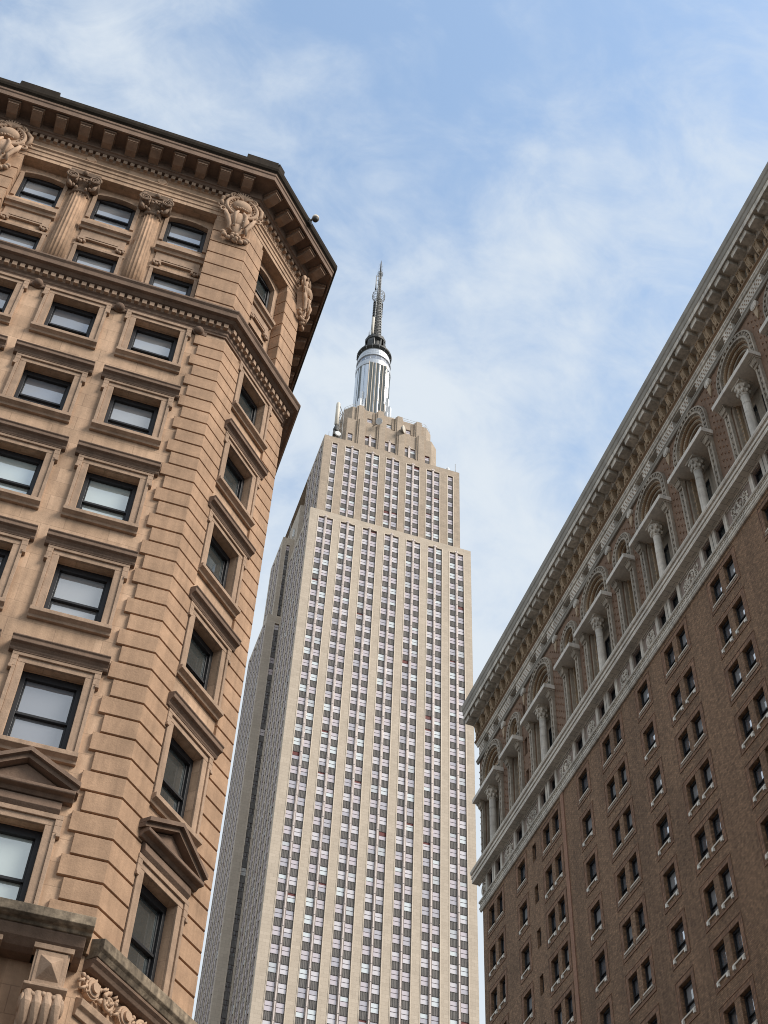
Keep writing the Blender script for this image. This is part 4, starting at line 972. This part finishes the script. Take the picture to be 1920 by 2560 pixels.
# =================================================================== 3. brick hotel
hot = thing('brick_hotel', 'brown brick building with cream terracotta arcade and bracketed cornice on top', 'building', (40, 50, 0))
FR = frame((32, 0, 0), (0, 1, 0), (-1, 0, 0))
U0, U1 = 19.0, 79.4
PAIRS = [31.6, 37.45, 43.32, 49.07, 57.72, 67.2, 77.0]; SINGLES = [53.3, 62.0, 72.25]
L_AR = [31.7, 37.45, 43.3, 48.85, 57.6, 67.2, 76.85]; S_AR = [53.2, 61.95, 72.2]
bw = []     # brick-shaft windows: (u0,u1,z0,z1,kind)
for i in range(11):
    zt = 58.08 - 3.245 * i; zb = zt - 1.70
    for c in PAIRS:
        bw.append((c - 1.27, c - 0.27, zb, zt, 'pair', i, c)); bw.append((c + 0.25, c + 1.27, zb, zt, 'pair', i, c))
    for c in SINGLES: bw.append((c - 0.63, c + 0.63, zb, zt, 'single', i, c))
    bw.append((69.72, 70.3, zb + 0.35, zt - 0.02, 'slit', i, 70.0))
bw = [w for w in bw if seen(FR((w[0] + w[1]) / 2, 0, (w[2] + w[3]) / 2), 70)]
b = MB(); b.wall(FR, U0, U1, 0, 58.9, [w[:4] for w in bw], 0.42)
b.quad((32, U1, 0), (60, U1, 0), (60, U1, 77), (32, U1, 77)); b.quad((32, U0, 0), (60, U0, 0), (60, U0, 77), (32, U0, 77)); b.quad((60, U0, 0), (60, U1, 0), (60, U1, 77), (60, U0, 77))
b.build('brick_wall', 'brick', hot)
b = MB(); b.quad((32, U0, 77.0), (60, U0, 77.0), (60, U1, 77.0), (32, U1, 77.0)); b.build('roof', 'roofm', hot)
b = MB(); b.box(FR, 64.95, 65.38, 0, 0.06, 0, 58.75); b.build('brick_strip', 'brickred', hot)
done = {}
for (u0, u1, z0, z1, kind, i, c) in bw:
    cc = (u0 + u1) / 2; hw = (u1 - u0) / 2
    w = sash(FR, cc, hw, z0, z1, hot, dd=0.27, pane=random.choice(['pane_h', 'pane_h', 'pane_a']), name='window' if kind != 'slit' else 'slit_window', mid=0.42, fw=0.07)
    if kind == 'slit': continue
    band = i == 0 or abs(c - 57.72) < 0.1 or (i == 2 and c in (43.32, 49.07))
    b = MB()
    b.box(FR, u0 - 0.06, u1 + 0.06, -0.02, 0.06, z0 - 0.09, z0, 0)
    if not band:
        for u in (u0 + 0.04, u1 - 0.04): b.box(FR, u - 0.075, u + 0.075, 0, 0.11, z0 - 0.30, z0 - 0.09, 1)
    else: b.box(FR, u0 - 0.2, u1 + 0.2, 0, 0.035, z0 - 0.26, z0 - 0.09, 2)
    b.build('sill', ['sill', 'sillwhite', 'sillband'], w)
    key = (round(c, 1), i)
    if key in done: continue
    done[key] = 1
    a0, a1 = (c - 1.27, c + 1.27) if kind == 'pair' else (u0, u1)
    b = MB(); g = 0.30
    for p, q in ((a0 - g, a0 - 0.001), (a1 + 0.001, a1 + g)): b.box(FR, p, q, 0, 0.014, z0 - 0.45, z1 + 0.30)
    b.box(FR, a0, a1, 0, 0.014, z1 + 0.001, z1 + 0.30); b.box(FR, a0, a1, 0, 0.013, z0 - 0.45, z0 - 0.31)
    for p in (a0 - g - 0.045, a1 + g): b.box(FR, p, p + 0.045, 0, 0.032, z0 - 0.5, z1 + 0.35)
    b.box(FR, a0 - g, a1 + g, 0, 0.034, z1 + 0.30, z1 + 0.345); b.box(FR, a0 - g, a1 + g, 0, 0.034, z0 - 0.495, z0 - 0.45)
    b.build('brick_frame', 'brickframe', w)
# --- ornament band, frieze with windows
b = MB()
b.prism_dz(FR, [(0, 58.72), (0.10, 58.72), (0.16, 58.80), (0.16, 58.90), (0.20, 58.93), (0.20, 59.0), (0.12, 59.02), (0.12, 59.36), (0.20, 59.38), (0.24, 59.44), (0.24, 59.5), (0, 59.55)], U0, U1 + 0.25)
u = U0
while u < U1:
    b.box(FR, u, u + 0.20, 0.12, 0.16, 59.06, 59.12); b.box(FR, u, u + 0.05, 0.12, 0.158, 59.12, 59.30); b.box(FR, u + 0.10, u + 0.31, 0.12, 0.162, 59.26, 59.33); u += 0.31
band_o = b.build('ornament_band', 'terra', hot, 0.008)
fw_ = []
for c in PAIRS: fw_ += [(c - 1.3, c - 0.3), (c + 0.3, c + 1.22)]
for c in SINGLES: fw_ += [(c - 0.58, c + 0.58)]
fw_.sort()
b = MB(); b.wall(FR, U0, U1, 59.4, 61.3, [(a, c, 59.75, 61.02) for a, c in fw_], 0.3, -0.02, 1)
for a, c in fw_:
    for u in (a - 0.17, c + 0.17): b.box(FR, u - 0.155, u + 0.155, -0.02, 0.09, 59.5, 61.2, 0)
b.build('attic_frieze', ['terra', 'panelbg'], hot)
for a, c in fw_: sash(FR, (a + c) / 2, (c - a) / 2, 59.75, 61.02, hot, dd=0.24, pane='pane_c', name='attic_window', mid=0.45, fw=0.06)
edges = [U0] + [x for a, c in fw_ for x in (a - 0.33, c + 0.33)] + [U1]
for k in range(0, len(edges), 2):
    a, c = edges[k], edges[k + 1]
    if c - a < 0.5: continue
    mu = (a + c) / 2; mz = 60.3; w_ = c - a; b = MB()
    b.box(FR, a + 0.05, c - 0.05, -0.03, -0.012, 59.52, 61.08, 1)
    b.box(FR, a + 0.06, c - 0.06, -0.02, 0.03, 60.98, 61.06); b.box(FR, a + 0.06, c - 0.06, -0.02, 0.03, 59.55, 59.62)
    n = 16; b.tube([FR(mu + 0.46 * math.cos(2 * PI * q / n), 0.03, mz + 0.46 * math.sin(2 * PI * q / n)) for q in range(n)], 0.055, 0, 5, True)
    for q in range(9): b.sphere(FR, mu + random.uniform(-.3, .3), 0.02, mz + random.uniform(-.3, .3), 0.10, 0.08, 0.12, nu=6, nv=4)
    if w_ > 1.5:
        for s in (-1, 1):
            x = mu + s * (w_ * 0.5 - 0.5) * 0.82; spiral(FR, x, mz + 0.12, 0.02, 0.3, 1.6, s, 0.05, b); spiral(FR, x - s * 0.05, mz - 0.3, 0.02, 0.2, 1.4, -s, 0.045, b)
            for q in range(4): b.sphere(FR, x + random.uniform(-.25, .25), 0.01, mz + random.uniform(-.4, .4), 0.08, 0.06, 0.1, nu=6, nv=4)
    b.build('relief_panel', ['terra', 'panelbg'], hot)
# --- broad belt cornice
b = MB()
b.prism_dz(FR, [(0, 61.1), (0.08, 61.1), (0.10, 61.16), (0.60, 61.17), (0.61, 61.19), (0.61, 61.46), (0.57, 61.48), (0.57, 61.52), (0.66, 61.54), (0.66, 61.76), (0.61, 61.78), (0.61, 61.84), (0.72, 61.88), (0.76, 62.0), (0.76, 62.12), (0, 62.3)], U0, U1 + 0.55)
b.build('belt_cornice', 'terrajoint', hot, 0.01)
# --- arcade storey
def nich(c, hw): return (c - hw, c + hw, 62.2, 67.75)
hA2 = [(c - 1.62, c + 1.62, 62.2, 71.62) for c in L_AR] + [(c - 0.77, c + 0.77, 62.2, 70.77) for c in S_AR]
slots = [(70.15, 70.62, a, a + 1.5) for a in (63.2, 66.1, 69.6)]
b = MB(); b.wall(FR, U0, U1, 61.9, 72.3, hA2 + slots, 0.6, 0.0, 0, 0)
b.build('arcade_wall', 'brickup', hot)
b = MB()
for a, c, e, f in slots: b.quad(FR(a, -0.5, e), FR(c, -0.5, e), FR(c, -0.5, f), FR(a, -0.5, f))
b.build('slot_pane', 'pane_c', hot)
b = MB()      # projecting brick studs
allA = [(c, 2.3) for c in L_AR] + [(c, 1.4) for c in S_AR]
u = U0 + 0.3; k = 0
while u < U1:
    z = 62.6 + (0.3 if k % 2 else 0.0)
    while z < 71.9:
        if all(abs(u - c) > h + 0.02 or (z > 68.4 and math.hypot(u - c, max(0, z - 70.0)) > h + 0.05) for c, h in allA) and not (70.0 < u < 70.75):
            b.add([FR(u - .08, 0, z - .08), FR(u + .08, 0, z - .08), FR(u + .08, 0, z + .08), FR(u - .08, 0, z + .08), FR(u, 0.09, z)], [(0, 1, 4), (1, 2, 4), (2, 3, 4), (3, 0, 4)])
        z += 0.62
    u += 0.33; k += 1
o = b.build('brick_studs', 'brickframe', hot); o['kind'] = 'stuff'
def arch(c, R, hw, large):
    b = MB(); ro, ri = R, R - 0.48
    zs = 70.0
    # outer leafy band: jambs + archivolt
    b.arc(FR, c, zs, ro - 0.10, ro, 0.0, 0.20, n=24); b.arc(FR, c, zs, ri, ri + 0.13, 0.0, 0.18, n=24); b.arc(FR, c, zs, ri + 0.13, ro - 0.10, 0.0, 0.10, n=24, m=1)
    for s in (-1, 1):
        for r0, r1, d, m in ((ro - 0.10, ro, 0.20, 0), (ri, ri + 0.13, 0.18, 0), (ri + 0.13, ro - 0.10, 0.10, 1)):
            a0, a1 = sorted((c + s * r0, c + s * r1)); b.box(FR, a0, a1, 0, d, 68.15, zs, m)
    n = 15 if large else 10
    for k in range(n):
        a = PI * (k + 0.5) / n; r = (ri + ro) / 2 + 0.02; b.sphere(FR, c + r * math.cos(a), 0.15, zs + r * math.sin(a), 0.10, 0.09, 0.15, 0, nu=7, nv=5)
        r -= 0.10; a += 0.09; b.sphere(FR, c + r * math.cos(a), 0.12, zs + r * math.sin(a), 0.09, 0.06, 0.09, 1, nu=6, nv=4)
    for s in (-1, 1):
        for q in range(4): b.sphere(FR, c + s * ((ri + ro) / 2 + 0.02), 0.15, 68.4 + 0.45 * q, 0.10, 0.09, 0.16, 0, nu=7, nv=5)
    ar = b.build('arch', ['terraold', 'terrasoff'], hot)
    # stepped recess and tympanum
    b = MB(); n = 14
    for s_ in (-1, 1):                                              # brick corners between arch and wall opening
        b.prism_uz(FR, [(c + s_ * (ri + 0.001), zs)] + [(c + s_ * ri * math.cos(PI / 2 * k / n), zs + ri * math.sin(PI / 2 * k / n)) for k in range(n + 1)] + [(c + s_ * (ri + 0.001), zs + ri)], -0.3, -0.001, 3)
    rr = ri; d = 0.02
    for step, m in ((0.16, 0), (0.06, 1), (0.20, 0), (0.06, 1), (0.15, 2), (0.05, 1)) if large else ((0.10, 0), (0.05, 1), (0.14, 0), (0.04, 1)):
        b.arc(FR, c, zs, rr - step, rr, -0.62, d, n=26, m=m)
        for s_ in (-1, 1):
            a0, a1 = sorted((c + s_ * (rr - step), c + s_ * rr)); b.box(FR, a0, a1, -0.62, d, 68.15, zs, m)
        if m == 0 and step > 0.12:
            nn = 26 if large else 13
            for k in range(nn):
                a = PI * (k + 0.5) / nn; q = rr - step / 2; b.sphere(FR, c + q * math.cos(a), d, zs + q * math.sin(a), 0.065, 0.05, 0.075, 2, nu=6, nv=4)
            for s_ in (-1, 1):
                for k in range(6): b.sphere(FR, c + s_ * (rr - step / 2), d, 68.35 + 0.30 * k, 0.065, 0.05, 0.075, 2, nu=6, nv=4)
        rr -= step; d -= 0.09
    n = 20; dt = -0.52
    b.prism_uz(FR, [(c + rr, 68.15)] + [(c + rr * math.cos(PI * k / n), zs + rr * math.sin(PI * k / n)) for k in range(n + 1)] + [(c - rr, 68.15)], -0.61, dt, 4)
    b.sphere(FR, c, dt + 0.12, zs - 0.6, 0.2 if large else 0.12, 0.14, 0.5, 2); b.sphere(FR, c, dt + 0.16, zs + 0.06, 0.13 if large else 0.09, 0.12, 0.18, 2)
    for k in range(36 if large else 12):
        a = random.uniform(0, PI); q = rr * random.uniform(0.3, 0.94); zz = zs - 1.2 * random.random() * (1 - math.sin(a)) - 0.1 + q * math.sin(a)
        b.sphere(FR, c + q * math.cos(a), dt + 0.02, min(zz, zs + q * math.sin(a)), 0.10, 0.10, 0.12, 0, nu=6, nv=4)
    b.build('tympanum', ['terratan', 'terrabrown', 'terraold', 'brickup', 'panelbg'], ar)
    # slab on which the arch sits
    b = MB(); e = 2.22 if large else 1.32
    b.prism_dz(FR, [(-1.0, 67.78), (0.80, 67.78), (0.82, 67.80), (0.82, 68.12), (0.80, 68.14), (-1.0, 68.16)], c - ri - 0.01, c + ri + 0.01)
    for s_ in (-1, 1):
        a0, a1 = sorted((c + s_ * (ri + 0.011), c + s_ * e)); b.prism_dz(FR, [(0, 67.78), (0.80, 67.78), (0.82, 67.80), (0.82, 68.12), (0.80, 68.14), (0, 68.16)], a0, a1)
    b.build('balcony_slab', 'slab', ar, 0.012)
    b = MB()
    for s in (-1, 1):
        u = c + s * (ro - 0.16)
        b.box(FR, *sorted((u, u - s * 0.42)), 0.0, 0.34, 68.16, 68.34); b.box(FR, *sorted((u - s * 0.04, u - s * 0.38)), 0.0, 0.28, 68.34, 68.6); b.box(FR, *sorted((u, u - s * 0.42)), 0.0, 0.33, 68.6, 68.70)
    b.build('impost_block', 'terrasoff', ar, 0.01)
    # jambs under the slab
    b = MB()
    for s in (-1, 1):
        for r0, r1, d, m in ((ro - 0.15, ro, 0.20, 0), (ri, ri + 0.14, 0.20, 0), (ri + 0.14, ro - 0.15, 0.10, 1)):
            a0, a1 = sorted((c + s * r0, c + s * r1)); b.box(FR, a0, a1, 0, d, 62.25, 67.2, m)
        for q in range(9): b.sphere(FR, c + s * ((ri + ro) / 2 + 0.0), 0.13, 62.6 + 0.52 * q, 0.09, 0.08, 0.17, 0, nu=7, nv=5); b.sphere(FR, c + s * ((ri + ro) / 2 + 0.06), 0.11, 62.86 + 0.52 * q, 0.08, 0.06, 0.10, 1, nu=6, nv=4)
        uu = c + s * (ri + 0.22)
        b.taper(FR, (uu - 0.22, uu + 0.22, 0, 0.24, 67.1), (uu - 0.30, uu + 0.30, 0, 0.46, 67.62)); b.box(FR, uu - 0.33, uu + 0.33, 0, 0.5, 67.62, 67.755)
        for q in range(4): b.sphere(FR, uu - 0.18 + 0.12 * q, 0.34, 67.35, 0.07, 0.08, 0.13, 0, nu=6, nv=4)
        for k, (w_, dd) in enumerate(((0.15, -0.10), (0.14, -0.32), (0.14, -0.55))):      # splayed inner orders
            x0 = ri - sum((0.0, 0.15, 0.29)[:k + 1][-1:]); a0, a1 = sorted((c + s * x0, c + s * (x0 - w_)))
            b.box(FR, a0, a1, -1.0, dd, 62.25, 67.77, 2 if k == 1 else 0)
            if k == 1:
                for q in range(14): b.sphere(FR, (a0 + a1) / 2, dd, 62.5 + 0.38 * q, 0.065, 0.05, 0.10, 0, nu=6, nv=4)
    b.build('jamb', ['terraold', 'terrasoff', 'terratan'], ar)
    # windows behind
    xs = ((-1.05, -0.32), (0.32, 1.05)) if large else ((-0.40, 0.40),)
    b = MB(); inner = ri - 0.43
    b.wall(FR, c - inner, c + inner, 62.2, 67.75, [(c + p, c + q, 63.0, 66.9) for p, q in xs], 0.12, -0.85); b.box(FR, c - inner, c + inner, -1.0, -0.2, 62.1, 62.2); b.build('recess_wall', 'terraold', ar)
    for p, q in xs: sash(FR, c + (p + q) / 2, (q - p) / 2, 63.0, 66.9, hot, dd=0.93, pane='pane_c', name='arcade_window', mid=0.5, fw=0.06)
    if large:
        b = MB(); P = FR(c, 0.05, 0)
        b.lathe(P, [(0.36, 62.3), (0.36, 62.5), (0.30, 62.56), (0.33, 62.64), (0.27, 62.72), (0.265, 64.6), (0.25, 66.75)], 20)
        for z in (63.5, 64.3, 65.1, 65.9): b.tube([P + Vector((0.266 * math.cos(2 * PI * k / 16), 0.266 * math.sin(2 * PI * k / 16), z)) for k in range(16)], 0.008, 0, 4, True)
        co = b.build('column', 'terra', ar)
        b = MB(); b.lathe(P, [(0.25, 66.7), (0.29, 66.76), (0.26, 66.84), (0.30, 67.1), (0.44, 67.5), (0.46, 67.6)], 16)
        b.box(FR, c - 0.46, c + 0.46, -0.42, 0.52, 67.6, 67.779)
        for k in range(8):
            a = 2 * PI * k / 8; b.sphere(W0, P.x + 0.34 * math.cos(a), P.y + 0.34 * math.sin(a), 67.0, 0.09, 0.09, 0.16, nu=6, nv=5); a += PI / 8
            b.sphere(W0, P.x + 0.43 * math.cos(a), P.y + 0.43 * math.sin(a), 67.34, 0.09, 0.09, 0.15, nu=6, nv=5)
        b.build('capital', 'terra', co)
for c in L_AR: arch(c, 2.10, 1.55, True)
for c in S_AR: arch(c, 1.25, 0.78, False)
for c in [34.45, 40.35, 46.05, 51.55, 55.05, 60.4, 64.2, 70.2, 74.2]:
    b = MB(); n = 20
    b.prism_uz(FR, [(c + 0.33 * math.cos(2 * PI * k / n), 71.95 + 0.33 * math.sin(2 * PI * k / n)) for k in range(n)], 0, 0.16)
    b.prism_uz(FR, [(c + 0.24 * math.cos(2 * PI * k / n), 71.95 + 0.24 * math.sin(2 * PI * k / n)) for k in range(n)], 0.16, 0.19)
    b.build('roundel', 'terra', hot, 0.012)
    b = MB(); b.prism_uz(FR, [(c - 0.22, 71.6), (c + 0.22, 71.6), (c + 0.14, 71.1), (c, 70.6), (c - 0.14, 71.1)], 0, 0.10); b.build('pendant', 'terratan', hot, 0.012)
# --- frieze of lattice panels and square windows
b = MB()
b.prism_dz(FR, [(0, 72.2), (0.14, 72.2), (0.18, 72.28), (0.18, 72.36), (0.24, 72.42), (0.24, 72.5), (0, 72.55)], U0, U1 + 0.2)
b.build('string_course', 'terrasoff', hot, 0.01)
sq = []
for c in L_AR: sq += [(c - 1.62, c - 0.55), (c + 0.5, c + 1.57)]
for c in S_AR: sq += [(c - 0.6, c + 0.6)]
sq.sort()
b = MB(); b.wall(FR, U0, U1, 72.4, 74.1, [(a, c, 72.6, 73.85) for a, c in sq], 0.5, 0.02)
for a, c in sq: b.box(FR, a, c, 0.02, 0.05, 72.52, 72.599)
b.build('lattice_frieze', 'terra', hot)
for a, c in sq: sash(FR, (a + c) / 2, (c - a) / 2, 72.6, 73.85, hot, dd=0.42, pane='pane_c', name='frieze_window', mid=0.5, fw=0.06)
b = MB()
ed = [U0] + [x for p in sq for x in p] + [U1]
for k in range(0, len(ed), 2):
    a, c = ed[k] + 0.08, ed[k + 1] - 0.08
    n = max(2, int((c - a) / 0.27))
    for r in range(5):
        for i in range(n + 1):
            u = a + (c - a) * (i + 0.5 * (r % 2)) / n
            if u > c: continue
            z = 72.70 + 0.235 * r
            b.prism_uz(FR, [(u - 0.062, z - 0.055), (u + 0.062, z - 0.055), (u + 0.062, z + 0.01), (u + 0.035, z + 0.06), (u, z + 0.075), (u - 0.035, z + 0.06), (u - 0.062, z + 0.01)], 0.02, 0.032, 0)
b.build('lattice_hollow', 'terrabrown', hot)
b = MB()
b.prism_dz(FR, [(0, 73.95), (0.10, 73.95), (0.14, 74.02), (0.14, 74.1), (0.2, 74.15), (0.22, 74.25), (0, 74.3)], U0, U1 + 0.2); b.build('string_course', 'terra', hot, 0.01)
b = MB()
b.prism_dz(FR, [(0, 74.25), (0.2, 74.25), (0.24, 74.36), (0.32, 74.42), (0.32, 74.5), (0, 74.55)], U0, U1 + 0.28); b.build('moulding', 'terrabrown', hot, 0.01)
# --- bracketed cornice
b = MB(); b.wall(FR, U0, U1, 74.4, 76.2, [], 0.1, 0.02); b.build('bracket_wall', 'terrasoff', hot)
def bracket(u):
    b = MB()
    b.prism_dz(FR, [(0.02, 74.62), (0.16, 74.62), (0.22, 74.8), (0.20, 75.0), (0.34, 75.25), (0.40, 75.5), (0.40, 75.75), (0.02, 75.75)], u - 0.20, u + 0.20)
    b.box(FR, u - 0.25, u + 0.25, 0.02, 0.45, 75.75, 75.92)
    for s in (-1, 1): b.tube([FR(u + s * 0.14, 0.17, 74.66), FR(u + s * 0.14, 0.25, 74.9), FR(u + s * 0.14, 0.37, 75.3), FR(u + s * 0.14, 0.42, 75.7)], 0.055, 0, 5)
    b.sphere(FR, u, 0.28, 75.0, 0.12, 0.12, 0.2, nu=7, nv=5)
    b.build('bracket', 'terratan', hot, 0.01)
for k in range(46):
    u = 79.1 - 1.085 * k
    bracket(u)
for k in range(46):
    u = 79.1 - 1.085 * k + 0.54
    b = MB(); b.sphere(FR, u, 0.1, 75.35, 0.13, 0.10, 0.32, nu=7, nv=5); b.sphere(FR, u, 0.14, 74.95, 0.1, 0.08, 0.16, nu=6, nv=4)
    b.build('leaf_ornament', 'terratan', hot)
b = MB()
b.prism_dz(FR, [(0, 75.92), (0.42, 75.92), (0.48, 76.0), (0.48, 76.42), (1.24, 76.44), (1.24, 76.38), (1.30, 76.38), (1.30, 76.78), (1.33, 76.8), (0.0, 76.82)], U0, U1 + 0.1)
b.build('cornice', 'terra', hot, 0.01)
b = MB()
b.prism_dz(FR, [(0, 76.82), (1.33, 76.82), (1.36, 76.9), (1.38, 77.2), (1.44, 77.3), (1.46, 77.6), (1.46, 77.78), (1.3, 77.84), (0, 77.84)], U0, U1 + 0.1)
b.build('cornice_gutter', 'terrasoff', hot, 0.01)
for k in range(46):
    u = 79.1 - 1.085 * k
    b = MB(); b.prism_dz(FR, [(0.482, 75.98), (1.12, 75.98), (1.14, 76.0), (1.14, 76.30), (1.18, 76.33), (1.18, 76.435), (0.482, 76.435)], u - 0.37, u + 0.37)
    b.build('modillion', 'terra', hot, 0.015)
